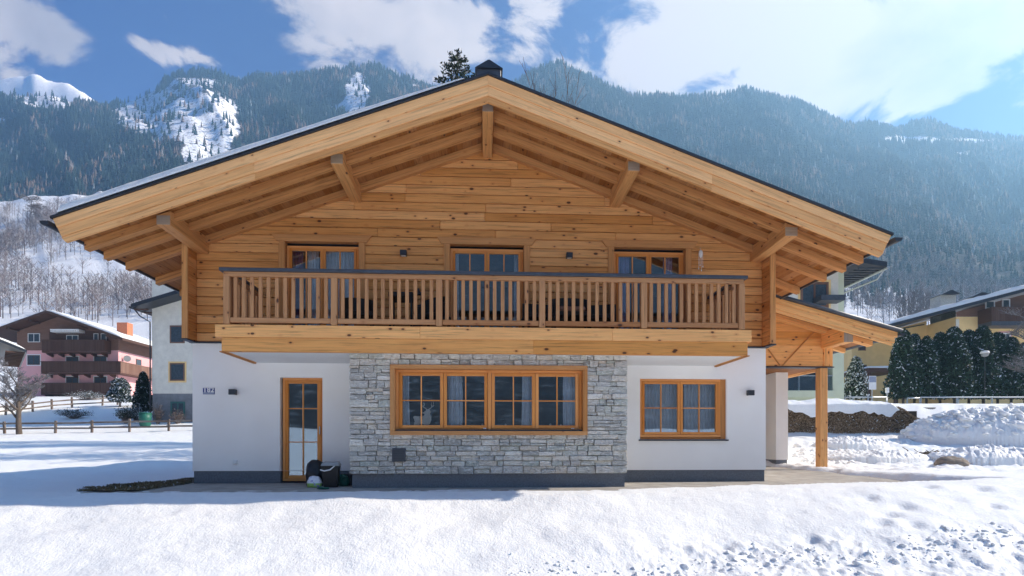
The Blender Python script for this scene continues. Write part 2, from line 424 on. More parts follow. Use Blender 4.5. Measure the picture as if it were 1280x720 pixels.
SNOW = np.clip(np.maximum(sstep(.38, .62, S)*.60, np.maximum(low, rgt)), 0, 1)
SNOW = np.where((dd > DR_+120) & (d > 0) & (PX < 240), 1.0, SNOW)
SNOW = np.where((d < 0) | (np.abs(r) > 1.7*np.abs(d)), .04, SNOW)
m, nt, out = newmat('mountain_ground')
co = nd(nt, 'ShaderNodeTexCoord').outputs['Object']
a = nd(nt, 'ShaderNodeAttribute', attribute_name='snow').outputs['Fac']
n1 = nd(nt, 'ShaderNodeTexNoise', {'Vector': co, 'Scale': .16, 'Detail': 8, 'Roughness': .78}).outputs[0]
n2 = nd(nt, 'ShaderNodeTexNoise', {'Vector': co, 'Scale': .03, 'Detail': 6, 'Roughness': .6}).outputs[0]
v = math_(nt, 'ADD', a, math_(nt, 'MULTIPLY_ADD', n1, 1.7, -.85))
f = mapr(nt, v, .42, .60, 0, 1)
rock = ramp(nt, n2, [(.35, (.07, .055, .045)), (.6, (.16, .135, .115))])
floor = mixc(nt, mapr(nt, n1, .52, .66, 0, .5), (.045, .04, .035), (.5, .53, .58))
g = mixc(nt, mapr(nt, a, .1, .6, 0, 1), floor, rock)
colr = mixc(nt, f, g, (.82, .84, .88))
bp = nd(nt, 'ShaderNodeBump', {'Strength': .6, 'Distance': 3.0, 'Height': n1}).outputs[0]
bsdf(nt, out, Base_Color=colr, Roughness=.8, Normal=bp, Specular_IOR_Level=.1)
M['mountain'] = m
mt = npmesh('mountains', np.stack([X, Y, Z], 1), Fq, 'mountain', True, {'snow': SNOW})
tag(mt, 'steep forested mountainside with snowy clearings above the valley', None, None, 'structure')

# --- forest
rs = np.random.RandomState(5)
m, nt, out = newmat('conifer_forest')
hue = nd(nt, 'ShaderNodeAttribute', attribute_name='tint').outputs['Fac']
col = ramp(nt, hue, [(0, (.008, .020, .022)), (.55, (.018, .036, .034)), (.80, (.032, .05, .042)), (.84, (.12, .085, .065)), (.93, (.17, .125, .10)), (.96, (.16, .18, .20)), (1, (.25, .27, .30))])
bsdf(nt, out, Base_Color=col, Roughness=.9, Specular_IOR_Level=.1)
M['forest'] = m
def scatter(n, u0, u1, d0, d1, dens):
    u = rs.uniform(u0, u1, n); d = np.sqrt(rs.uniform(d0*d0, d1*d1, n)); keep = rs.uniform(0, 1, n) < dens(u*FPX+CXP, d)
    u, d = u[keep], d[keep]; x, y = d*(u*CT+ST), d*(CT-u*ST); z = height(x, y)
    return u*FPX+CXP, d, x, y, z
def dens(px, d):
    x, y = d*((px-CXP)/FPX*CT+ST), d*(CT-(px-CXP)/FPX*ST)
    z = height(x, y); py = HYP-FPX*(z-ZC)/d; _, dr = elev(px, d)
    s = patches(px, py)+.3*fbm(x/26, y/26, 4, 81)
    k = 1-.93*sstep(.30, .55, s)
    k = np.where((px < 350) & (d < 545), 0, k)
    k = np.where(d > dr+60, np.where(px < 240, .03, .4), k)
    k = k*np.clip((.45+d/1300), 0, 1)
    return k
px, d, x, y, z = scatter(138000, -1.6, 1.6, 250, 1560, dens)
n = len(x)
# five-sided, three tiers, irregular
ang = np.arange(5)*2*PI/5
tv = []; tf = []
for (zb, zt, rb) in ((.08, .55, .17), (.36, .80, .12), (.62, 1.0, .075)):
    b = len(tv)
    for k, a_ in enumerate(ang): tv.append((rb*(1.25 if k % 2 else .8)*math.cos(a_), rb*(1.25 if k % 2 else .8)*math.sin(a_), zb-.03*(k % 2)))
    tv.append((0, 0, zt))
    for k in range(5): tf.append((b+k, b+(k+1) % 5, b+5))
tv = np.array(tv); tf = np.array(tf)
h = rs.uniform(9, 19, n)*np.where(rs.uniform(0, 1, n) > .93, 1.2, 1)*np.clip(d/1000, .42, 1); rot = rs.uniform(0, 2*PI, n)
wd = h*rs.uniform(.85, 1.35, n)
cx_, sx_ = np.cos(rot), np.sin(rot)
V = np.empty((n, len(tv), 3))
V[..., 0] = x[:, None]+(tv[:, 0]*cx_[:, None]-tv[:, 1]*sx_[:, None])*wd[:, None]
V[..., 1] = y[:, None]+(tv[:, 0]*sx_[:, None]+tv[:, 1]*cx_[:, None])*wd[:, None]
V[..., 2] = z[:, None]-.5+tv[:, 2]*h[:, None]
Ft = (tf[None]+np.arange(n)[:, None, None]*len(tv)).reshape(-1, 3)
larch = (fbm(x/60, y/60, 3, 111) > .12)
tint = np.where(larch & (rs.uniform(0, 1, n) < .4), rs.uniform(.83, .95, n), rs.uniform(0, .80, n))
tint = np.where(rs.uniform(0, 1, n) < .012, rs.uniform(.95, 1, n), tint)
fz_ = V[..., 2].ravel()
fo = npmesh('mountain_forest', V.reshape(-1, 3), Ft, 'forest', False, {'tint': np.repeat(tint, len(tv))})
tag(fo, 'dense conifer forest covering the mountain slopes', 'forest', None, 'stuff')

# --- bare broadleaf wood on the lower slopes
def dens2(px, d):
    k = np.where(px < 420, sstep(135, 170, d)*(1-sstep(370, 395, d))*.9, .35*sstep(150, 200, d))
    x, y = d*((px-CXP)/FPX*CT+ST), d*(CT-(px-CXP)/FPX*ST)
    return k*np.clip(.55+1.3*fbm(x/35, y/35, 3, 121), .03, 1)
px, d, x, y, z = scatter(33000, -1.25, 1.1, 130, 430, dens2)
n = len(x); rr_ = random.Random(3)
NT = 4; tmpl = []
for t in range(NT):
    vv = []; ff = []
    def sliver(p0, p1, w, ax):
        b = len(vv); a_ = Vector(p1)-Vector(p0); sdv = a_.cross(Vector(ax)).normalized()*w
        vv.extend([tuple(Vector(p0)-sdv), tuple(Vector(p0)+sdv), tuple(Vector(p1))]); ff.append((b, b+1, b+2))
    for ax in ((1, 0, 0), (0, 1, 0)): sliver((0, 0, 0), (0, 0, 1), .016, ax)
    for k in range(26):
        z0 = rr_.uniform(.22, .85); an = rr_.uniform(0, 2*PI); L = (1.05-z0)*rr_.uniform(.3, .55)
        p1 = (math.cos(an)*L, math.sin(an)*L, z0+L*rr_.uniform(.7, 1.5))
        sliver((0, 0, z0), p1, .006, (math.sin(an)*.3, .4, 1) if k % 2 else (1, .2, .1))
        for q in range(2):
            t0 = rr_.uniform(.4, .8); b0 = [c*t0 for c in p1]; b0[2] = z0+(p1[2]-z0)*t0; an2 = an+rr_.choice((-.8, .8)); l2 = L*.5
            sliver(b0, (b0[0]+math.cos(an2)*l2, b0[1]+math.sin(an2)*l2, b0[2]+l2), .005, (1, 1, .2))
    tmpl.append((np.array(vv), np.array(ff)))
Vs = []; Fs = []; off = 0; idx = rs.randint(0, NT, n); h = rs.uniform(5, 10, n); rot = rs.uniform(0, 2*PI, n)
for t in range(NT):
    q = idx == t; tvv, tff = tmpl[t]; nn = q.sum(); c_, s_ = np.cos(rot[q])[:, None], np.sin(rot[q])[:, None]; hh = h[q][:, None]
    V = np.stack([x[q][:, None]+(tvv[:, 0]*c_-tvv[:, 1]*s_)*hh, y[q][:, None]+(tvv[:, 0]*s_+tvv[:, 1]*c_)*hh, z[q][:, None]-.3+tvv[:, 2]*hh], -1)
    Vs.append(V.reshape(-1, 3)); Fs.append((tff[None]+np.arange(nn)[:, None, None]*len(tvv)).reshape(-1, 3)+off); off += nn*len(tvv)
m, nt, out = newmat('bare_wood')
isl = nd(nt, 'ShaderNodeNewGeometry').outputs['Random Per Island']
bsdf(nt, out, Base_Color=ramp(nt, isl, [(0, (.10, .085, .085)), (.7, (.26, .20, .195)), (.85, (.40, .40, .42)), (1, (.6, .62, .65))]), Roughness=.9)
M['barewood'] = m
bw = npmesh('bare_woodland', np.concatenate(Vs), np.concatenate(Fs), 'barewood')
tag(bw, 'leafless grey brown woodland on the lower snowy slope', 'woodland', None, 'stuff')

# ================================================================ SKY, SUN, HAZE
SUN_EL, SUN_DIR = math.radians(33), Vector((math.cos(math.radians(4)), math.sin(math.radians(4)), 0))
sd = Vector((SUN_DIR.x*math.cos(SUN_EL), SUN_DIR.y*math.cos(SUN_EL), math.sin(SUN_EL)))
sl = bpy.data.lights.new('sun', 'SUN'); sl.energy = 5.0; sl.angle = math.radians(.5); sl.color = (1.0, .87, .72)
so = bpy.data.objects.new('sun', sl); COL.objects.link(so); so.rotation_euler = sd.to_track_quat('Z', 'Y').to_euler()
W = bpy.data.worlds.new('World'); SC.world = W; W.use_nodes = True
nt = W.node_tree; nt.nodes.clear()
sky = nd(nt, 'ShaderNodeTexSky'); sky.sky_type = 'NISHITA'; sky.sun_disc = False
sky.sun_elevation = SUN_EL; sky.sun_rotation = math.atan2(sd.x, sd.y)
sky.altitude = 900; sky.air_density = .65; sky.dust_density = .0; sky.ozone_density = 2.2
gen = nd(nt, 'ShaderNodeTexCoord').outputs['Generated']
sp = nd(nt, 'ShaderNodeSeparateXYZ', {0: gen}).outputs
AZ = math_(nt, 'ARCTAN2', sp[0], sp[1]); EL = math_(nt, 'ARCSINE', sp[2])
cov = None
CLOUDS = [(40,30,90,52,.95),(5,75,70,40,.5),(195,62,60,18,.62),(255,78,55,16,.62),(300,95,30,12,.3),(205,20,22,10,.35),(430,20,140,55,.9),(380,55,70,40,.6),(560,40,130,60,.95),(650,35,60,60,.8),(300,50,40,25,.3),(500,75,80,30,.5),
          (900,40,210,80,1.15),(1040,70,200,85,1.15),(1170,110,80,42,1.0),(790,70,70,55,.8),(1250,10,110,75,1.3),(1275,130,30,10,.5),(1400,40,200,100,.8)]
CLOUDS += [(-250,80,200,60,.8),(300,-250,200,50,.6)]
def azel(px, py):
    v = at_d(px, py, 1.0)-Vector((0, 0, ZC)); v.normalize(); return math.atan2(v.x, v.y), math.asin(v.z)
for (px, py, rx, ry, st) in CLOUDS:
    a_, e_ = azel(px, py); ra = abs(azel(px+rx/2, py)[0]-azel(px-rx/2, py)[0]); re = abs(azel(px, py-ry/2)[1]-azel(px, py+ry/2)[1])
    p = math_(nt, 'MULTIPLY', math_(nt, 'SUBTRACT', AZ, a_), 1/ra); q = math_(nt, 'MULTIPLY', math_(nt, 'SUBTRACT', EL, e_), 1/re)
    d2 = math_(nt, 'ADD', math_(nt, 'MULTIPLY', p, p), math_(nt, 'MULTIPLY', q, q))
    g = math_(nt, 'MULTIPLY', math_(nt, 'EXPONENT', math_(nt, 'MULTIPLY', d2, -1.0)), st)
    cov = g if cov is None else math_(nt, 'MAXIMUM', cov, g)
mp = nd(nt, 'ShaderNodeMapping', {0: gen, 3: (1, 1, 1.7), 1: (.3, .1, .2)}).outputs[0]
n1 = nd(nt, 'ShaderNodeTexNoise', {'Vector': mp, 'Scale': 7.5, 'Detail': 12, 'Roughness': .64, 'Distortion': .5}).outputs[0]
n2 = nd(nt, 'ShaderNodeTexNoise', {'Vector': mp, 'Scale': 3.0, 'Detail': 4, 'Roughness': .55}).outputs[0]
backw = mapr(nt, sp[1], .25, -.1, 0, .22)
cv = math_(nt, 'ADD', math_(nt, 'ADD', math_(nt, 'MAXIMUM', cov, backw), math_(nt, 'MULTIPLY_ADD', n1, 2.1, -1.05)), 0.0)
mask = mapr(nt, cv, .33, .65, 0, 1)
shade = math_(nt, 'ADD', math_(nt, 'MULTIPLY', n2, 1.1), math_(nt, 'MULTIPLY', n1, .35))
ccol = ramp(nt, shade, [(.46, (3.3, 3.0, 3.2)), (.64, (5.4, 4.8, 4.8)), (.80, (7.4, 6.4, 6.0))])
CLOUD_COL = ccol
skyc = nd(nt, 'ShaderNodeHueSaturation', {'Color': sky.outputs[0], 'Saturation': 1.35, 'Value': 1.0}).outputs[0]
skyc = mixc(nt, 1.0, skyc, (.12, .55, 1.05), 'MULTIPLY')
fin = mixc(nt, mask, skyc, ccol)
bg = nd(nt, 'ShaderNodeBackground', {0: fin, 1: .06})
wo = nd(nt, 'ShaderNodeOutputWorld', {0: bg.outputs[0]})
# haze box
HTOP = max(float(co_z.max()) for co_z in (Z, fz_))+12
b = MB().box(-2750, 2750, -2750, 2750, -6, HTOP)
m, nt, out = newmat('valley_haze')
vol = nd(nt, 'ShaderNodeVolumePrincipled', {'Color': c3(.36, .665, .98), 'Density': .00037, 'Anisotropy': .44})
nt.links.new(vol.outputs[0], out.inputs['Volume'])
hz = b.build('haze', m); tag(hz, 'thin blue haze filling the valley air', 'haze', None, 'stuff')
hz.display_type = 'WIRE'
SC.render.engine = 'CYCLES'
SC.cycles.volume_bounces = 1
SC.cycles.max_bounces = 8; SC.cycles.diffuse_bounces = 5; SC.cycles.transparent_max_bounces = 12
SC.cycles.use_denoising = True
SC.cycles.sample_clamp_indirect = 8
SC.view_settings.view_transform = 'Standard'; SC.view_settings.look = 'None'
SC.view_settings.exposure = 1.35; SC.view_settings.gamma = 1.0
# ================================================================ CHALET
RZX, SL, ZS0 = .07, .3635, 7.02          # ridge x, pitch, sheathing underside at the ridge
def zs(x): return ZS0-SL*abs(x-RZX)      # sheathing underside
YW, YB, YF = 11.5, 10.0, 9.55            # wall, balcony front, verge front
XL, XR = -5.90, 6.01
YBK = 22.6
chalet = empty('chalet', (0, 0, 0), 0, 'large timber and stone chalet with a wide gabled roof and a long first floor balcony', 'house')
ch = chalet
def part(mb, name, mat, parent=None, bevel=0, smooth=False, label=None):
    o = mb.build(name, mat, parent or ch, bevel, smooth)
    if label: o['label'] = label
    return o
def wall_sheet(x0, x1, z0, z1, y, ops, depth=.16, mb=None, sign=1):
    """front face with openings and their reveals (faces towards -y)"""
    mb = mb or MB()
    xs = sorted({x0, x1, *[o[0] for o in ops], *[o[1] for o in ops]}); zz = sorted({z0, z1, *[o[2] for o in ops], *[o[3] for o in ops]})
    for i in range(len(xs)-1):
        for j in range(len(zz)-1):
            cx, cz = (xs[i]+xs[i+1])/2, (zz[j]+zz[j+1])/2
            if any(o[0] < cx < o[1] and o[2] < cz < o[3] for o in ops): continue
            mb.quad([(xs[i], y, zz[j]), (xs[i+1], y, zz[j]), (xs[i+1], y, zz[j+1]), (xs[i], y, zz[j+1])])
    for a, b, c, d_ in ops:
        mb.quad([(a, y, c), (a, y, d_), (a, y+depth, d_), (a, y+depth, c)])
        mb.quad([(b, y, d_), (b, y, c), (b, y+depth, c), (b, y+depth, d_)])
        mb.quad([(a, y, d_), (b, y, d_), (b, y+depth, d_), (a, y+depth, d_)])
        mb.quad([(a, y+depth, c), (b, y+depth, c), (b, y, c), (a, y, c)])
    return mb
# openings
DOOR = (XY(350, YW), XY(403, YW), .02, 2.16)
RWIN = (XY(800, YW), XY(908, YW), .90, 2.18)
UD = [(XY(357, YW), XY(450, YW), 2.96, 4.92), (XY(562, YW), XY(655, YW), 2.96, 4.92), (XY(766, YW), XY(856, YW), 2.96, 4.92)]
SX0, SX1 = XY(437, 10.25), XY(784, 10.25)
SWIN = (XY(492, 10.25), XY(730, 10.25), 1.02, 2.20)
ZG = 2.87
# lower plaster walls, left and right of the stone bay, and the flanks
mb = wall_sheet(XL, SX0+.1, .25, ZG, YW, [(DOOR[0], DOOR[1], .25, DOOR[3])], .14)
wall_sheet(SX1-.1, XR, .25, ZG, YW, [RWIN], .16, mb)
mb.quad([(XL, YBK, .25), (XL, YW, .25), (XL, YW, ZG), (XL, YBK, ZG)])
mb.quad([(XR, YW, .25), (XR, YBK, .25), (XR, YBK, ZG), (XR, YW, ZG)])
mb.quad([(XR, YBK, .25), (XL, YBK, .25), (XL, YBK, ZG), (XR, YBK, ZG)])
part(mb, 'plaster_wall', 'plaster')
# plinths
mb = MB(); P = .02
mb.quad([(DOOR[0], YW+P, -.3), (DOOR[0], YW+P, .25), (DOOR[0], YW+.14, .25), (DOOR[0], YW+.14, -.3)])
mb.quad([(DOOR[1], YW+.14, -.3), (DOOR[1], YW+.14, .25), (DOOR[1], YW+P, .25), (DOOR[1], YW+P, -.3)])
for a, b_ in ((XL+P, DOOR[0]), (DOOR[1], SX0+.1), (SX1-.1, XR-P)):
    mb.quad([(a, YW+P, -.3), (b_, YW+P, -.3), (b_, YW+P, .25), (a, YW+P, .25)])
mb.box(SX0+.04, SX1-.04, 10.29, YW, -.3, .25)
mb.quad([(XL+P, YBK, -.3), (XL+P, YW+P, -.3), (XL+P, YW+P, .25), (XL+P, YBK, .25)])
mb.quad([(XR-P, YW+P, -.3), (XR-P, YBK, -.3), (XR-P, YBK, .25), (XR-P, YW+P, .25)])
part(mb, 'plinth', 'plinth')
# --- stone bay
m, nt, out = newmat('stone_cladding')
co = nd(nt, 'ShaderNodeTexCoord').outputs['Object']
isl = nd(nt, 'ShaderNodeNewGeometry').outputs['Random Per Island']
n1 = nd(nt, 'ShaderNodeTexNoise', {'Vector': co, 'Scale': 14, 'Detail': 8, 'Roughness': .7}).outputs[0]
mpx = nd(nt, 'ShaderNodeMapping', {0: co, 3: (5, 5, 22)}).outputs[0]
n2 = nd(nt, 'ShaderNodeTexNoise', {'Vector': mpx, 'Scale': 2, 'Detail': 5, 'Distortion': 1}).outputs[0]
cc = ramp(nt, isl, [(0, (.36, .36, .34)), (.25, (.50, .48, .44)), (.45, (.60, .57, .52)), (.6, (.46, .48, .42)), (.78, (.72, .68, .60)), (.88, (.60, .52, .42)), (1, (.84, .80, .72))])
cc = mixc(nt, mapr(nt, n1, .50, .64, 0, .55), cc, (.26, .26, .25))
cc = mixc(nt, mapr(nt, n2, .50, .62, 0, .6), cc, (.86, .84, .80))
bp = nd(nt, 'ShaderNodeBump', {'Strength': 1.0, 'Distance': .03, 'Height': math_(nt, 'ADD', n1, n2)}).outputs[0]
bsdf(nt, out, Base_Color=cc, Roughness=.8, Normal=bp)
M['stone'] = m
mb = MB(); mb.quad([(SX0+.02, 10.285, .25), (SWIN[0], 10.285, .25), (SWIN[0], 10.285, 2.5), (SX0+.02, 10.285, 2.5)])
mb = wall_sheet(SX0+.02, SX1-.02, .25, 2.55, 10.29, [SWIN], .1)
mb.box(SX0+.02, SX0+.06, 10.30, YW, .25, 2.55); mb.box(SX1-.06, SX1-.02, 10.30, YW, .25, 2.55)
def stone(x0, x1, z0, z1, yf=10.25):
    g = .0045; a = rnd.uniform(0, .045); t = lambda: rnd.uniform(-.008, .008); j = lambda: rnd.uniform(-.009, .009)
    x0 += g; x1 -= g; z0 += g; z1 -= g
    f = [(x0+j(), yf-a+t(), z0+j()), (x1+j(), yf-a+t(), z0+j()), (x1+j(), yf-a+t(), z1+j()), (x0+j(), yf-a+t(), z1+j())]
    mb.hexa([f[0], f[1], (x1, 10.32, z0), (x0, 10.32, z0), f[3], f[2], (x1, 10.32, z1), (x0, 10.32, z1)])
def stone_run(x0, x1, z0, z1):
    z = z0
    while z < z1-.02:
        hh = min(rnd.choice((.07, .09, .10, .12, .14)), z1-z)
        if z1-z-hh < .06: hh = z1-z
        x = x0
        while x < x1-.02:
            w = min(rnd.uniform(.12, .38), x1-x)
            if x1-x-w < .08: w = x1-x
            if hh > .11 and rnd.random() < .45:
                k = rnd.uniform(.35, .65); m2 = z+hh*k
                if w > .28 and rnd.random() < .5:
                    s2 = x+w*rnd.uniform(.35, .65); stone(x, s2, z, m2); stone(s2, x+w, z, m2)
                else: stone(x, x+w, z, m2)
                stone(x, x+w, m2, z+hh)
            else: stone(x, x+w, z, z+hh)
            x += w
        z += hh
stone_run(SX0, SX1, .25, SWIN[2]-.04); stone_run(SX0, SWIN[0]-.04, SWIN[2]-.04, SWIN[3]+.04)
stone_run(SWIN[1]+.04, SX1, SWIN[2]-.04, SWIN[3]+.04); stone_run(SX0, SX1, SWIN[3]+.04, 2.46)
part(mb, 'stone_wall', 'stone', bevel=.006)
# --- timber gable wall
def clip_board(mb, x0, x1, z0, z1, y0, y1, top):
    """board between x0,x1 clipped under the roof line"""
    def lim(z): return (ZS0-.02-z)/SL
    a0, b0 = max(x0, RZX-lim(z0)), min(x1, RZX+lim(z0)); a1, b1 = max(x0, RZX-lim(z1)), min(x1, RZX+lim(z1))
    if b0-a0 < .02: return
    if b1 <= a1:
        if a1 > b0 or b1 < a0:  # top edge fully cut on one side
            if x1 < RZX: a1 = b1 = b0-.001
            elif x0 > RZX: a1 = b1 = a0+.001
            else: a1 = b1 = RZX
        else: a1 = b1 = (a1+b1)/2
    mb.hexa([(a0,y0,z0),(b0,y0,z0),(b0,y1,z0),(a0,y1,z0),(a1,y0,z1),(b1,y0,z1),(b1,y1,z1),(a1,y1,z1)], 0)
mb = MB(); YL = YW-.05
z = ZG+.0; H = .182; k = 0
while z < ZS0-.05:
    z1 = z+H; spans = [(XL+.1, XR-.1)]
    for o in UD:
        if z1 > o[2]+.01 and z < o[3]+.0:
            ns = []
            for a, b_ in spans:
                if o[0]-.0 < b_ and o[1] > a: ns += [(a, o[0]), (o[1], b_)]
                else: ns.append((a, b_))
            spans = ns
    for a, b_ in spans:
        x = a
        while x < b_-.01:
            w = rnd.uniform(1.9, 5.2); e = b_ if b_-x-w < 1.0 else x+w
            clip_board(mb, x+.001, e-.001, z+.005, z1-.005, YL+rnd.uniform(-.003, .003), YW+.12, 0); x = e
    z = z1; k += 1
# timber flanks
for xx, s_ in ((XL, 1), (XR, -1)):
    z = ZG
    while z < zs(xx)-.05:
        mb.box(min(xx, xx+s_*.1), max(xx, xx+s_*.1), YW-.36, YBK, z+.001, min(z+H, zs(xx)-.03)-.001, 1); z += H
part(mb, 'timber_wall', 'log', bevel=.012)
for xx, s_ in ((XL, 1), (XR, -1)):
    mb = MB(); mb.box(min(xx-.012*s_, xx+s_*.03), max(xx-.012*s_, xx+s_*.03), YW-.385, YW-.362, ZG-.02, zs(xx)-.03, 2)
    mb.box(min(xx+.032*s_, xx+s_*.112), max(xx+.032*s_, xx+s_*.112), YW-.40, YW-.362, ZG, zs(xx)-.03, 2)
    part(mb, 'corner_board', 'beam', bevel=.004)
for qa, qb, xx in ((XL-.03, SX0, XL-.01), (SX1, XR+.03, XR-.11)):
    mb = MB(); mb.box(qa, qb, YL-.03, YW+.02, ZG-.03, ZG-.005); mb.box(xx, xx+.12, YW-.41, YL-.031, ZG-.029, ZG-.004); part(mb, 'drip_flashing', 'metal')
# back gable so nothing is open from behind
mb = MB()
mb.quad([(XR, YBK, ZG), (XL, YBK, ZG), (XL, YBK, zs(XL)), (RZX, YBK, ZS0), (XR, YBK, zs(XR))], [(0,0)]*5)
part(mb, 'rear_gable', 'log')
mb = MB()
# interior lining so that windows look into rooms
def room(mb, x0, x1, y0, y1, z0, z1):
    mb.quad([(x0,y1,z0),(x1,y1,z0),(x1,y1,z1),(x0,y1,z1)]); mb.quad([(x0,y0,z0),(x0,y1,z0),(x0,y1,z1),(x0,y0,z1)])
    mb.quad([(x1,y1,z0),(x1,y0,z0),(x1,y0,z1),(x1,y1,z1)]); mb.quad([(x0,y0,z1),(x1,y0,z1),(x1,y1,z1),(x0,y1,z1)])
    mb.quad([(x0,y0,z0),(x0,y1,z0),(x1,y1,z0),(x1,y0,z0)])
    mb.quad([(x0,y0,z0),(x0,y0,z1),(x0,y0+.001,z1),(x0,y0+.001,z0)])
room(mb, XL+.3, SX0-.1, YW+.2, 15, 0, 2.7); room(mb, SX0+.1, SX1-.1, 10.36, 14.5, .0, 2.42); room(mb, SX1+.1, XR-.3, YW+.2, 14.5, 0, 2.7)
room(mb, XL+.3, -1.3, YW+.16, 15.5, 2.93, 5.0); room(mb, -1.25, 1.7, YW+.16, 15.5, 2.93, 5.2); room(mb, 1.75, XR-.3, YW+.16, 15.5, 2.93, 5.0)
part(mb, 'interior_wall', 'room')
# --- windows and glazed doors
def window(x0, x1, z0, z1, y, sashes, cols, rows, fw=.05, sw=.055, mw=.022, parent=None, gap=.0, depth=.07, name='window', sill=None, handle=False, mat='winwood', rowz=None, panel=0, track=False):
    """frame+sashes+muntins; pane as child"""
    fr = MB(); pa = MB()
    fr.box(x0, x1, y, y+depth, z1-fw, z1, 0); fr.box(x0, x1, y, y+depth, z0, z0+fw, 0)
    fr.box(x0, x0+fw, y+.001, y+depth, z0+fw, z1-fw, 2); fr.box(x1-fw, x1, y+.001, y+depth, z0+fw, z1-fw, 2)
    ix0, ix1, iz0, iz1 = x0+fw, x1-fw, z0+fw, z1-fw
    edges = sashes if isinstance(sashes, list) else [ix0+(ix1-ix0)*k/sashes for k in range(sashes+1)]
    for k in range(len(edges)-1):
        a, b_ = edges[k]+.003, edges[k+1]-.003; ys = y-.012
        fr.box(a, a+sw, ys, y+.05, iz0+.003, iz1-.003, 2); fr.box(b_-sw, b_, ys, y+.05, iz0+.003, iz1-.003, 2)
        fr.box(a+sw, b_-sw, ys+.001, y+.05, iz0+.003, iz0+sw, 0); fr.box(a+sw, b_-sw, ys+.001, y+.05, iz1-sw, iz1-.003, 0)
        ga, gb, gc, gd = a+sw, b_-sw, iz0+sw, iz1-sw
        for q in range(1, cols):
            xx = ga+(gb-ga)*q/cols; fr.box(xx-mw/2, xx+mw/2, ys+.004, y+.04, gc, gd, 2)
        zr = rowz or [gc+(gd-gc)*q/rows for q in range(1, rows)]
        for zz in zr: fr.box(ga, gb, ys+.006, y+.038, zz-mw/2, zz+mw/2, 0)
        pa.box(ga-.01, gb+.01, y+.016, y+.028, gc-.01, gd+.01)
    o = fr.build(name, mat, parent or ch, .003)
    pa.build('pane', 'glass', o)
    if sill: MB().box(*sill).build('sill', 'metal', o, .004)
    return o
# centre window (stone bay)
cz = MB(); a, b_, c_, d_ = SWIN
cz.box(a-.055, b_+.055, 10.175, 10.30, d_-.02, d_+.055, 0); cz.box(a-.055, b_+.055, 10.175, 10.30, c_-.055, c_+.02, 0)
cz.box(a-.055, a+.03, 10.178, 10.42, c_+.02, d_-.02, 2); cz.box(b_-.03, b_+.055, 10.178, 10.42, c_+.02, d_-.02, 2)
cz.box(a-.02, b_+.02, 10.30, 10.42, d_-.02, d_, 0); cz.box(a-.02, b_+.02, 10.30, 10.42, c_-.0, c_+.02, 0)
xm = (a+b_)/2; ex = [a+.04, a+.04+(xm-.06-a-.04)/2, xm-.06]
w1 = window(a+.03, b_-.03, c_+.02, d_-.02, 10.34, [a+.085, (a+.085+xm-.035)/2, xm-.035], 2, 2, sw=.06)
w1['label'] = 'wide four-sash timber window in the stone bay'
fr = MB(); fr.box(xm-.032, xm+.032, 10.315, 10.40, c_+.05, d_-.05, 2); fr.build('mullion', 'winwood', w1, .003)
e2 = [xm+.035, (b_-.085+xm+.035)/2, b_-.085]
w1b = window(a+.031, b_-.031, c_+.021, d_-.021, 10.341, e2, 2, 2, sw=.06)
# merge the second half into one window
for o_ in kids(w1b): o_.parent = w1; o_.name = 'pane'
bmw = bmesh.new(); bmw.from_mesh(w1.data); bmw.from_mesh(w1b.data); bmw.to_mesh(w1.data); bmw.free(); bpy.data.objects.remove(w1b)
cz.build('window_casing', 'casing', w1, .004)
MB().box(a+.04, b_-.04, 10.24, 10.345, c_+.021, c_+.05).build('sill', 'metal', w1, .003)
for hx in (xm-.09, b_-.2):
    MB().box(hx-.03, hx+.03, 10.305, 10.33, c_+.062, c_+.08).build('latch', 'white', w1, .004)
# right window
a, b_, c_, d_ = RWIN
w2 = window(a+.002, b_-.11, c_+.05, d_-.002, YW+.045, 2, 2, 2, sw=.055, sill=(a-.03, b_+.03, YW-.05, YW+.16, c_-.035, c_-.004))
w2['label'] = 'two-sash timber window in the white right wall'
mb = MB(); mb.box(b_-.108, b_, YW+.05, YW+.12, c_, d_); mb.box(a, b_-.108, YW+.08, YW+.12, c_, c_+.048); mb.build('window_reveal', 'casing', w2)
# glazed ground floor door
a, b_, c_, d_ = DOOR
w3 = window(a+.03, b_-.002, c_+.02, d_-.002, YW+.07, 1, 2, 3, fw=.045, sw=.07, name='terrace_door', rowz=[.80+.04, 1.53])
w3['label'] = 'narrow glazed timber door with six panes'
MB().box(a, b_, YW+.03, YW+.16, -.03, .02).build('threshold', 'metal', w3)
h_ = MB(); h_.box(b_-.075, b_-.055, YW+.02, YW+.05, 1.0, 1.16); h_.build('handle', 'steel', w3, .003)
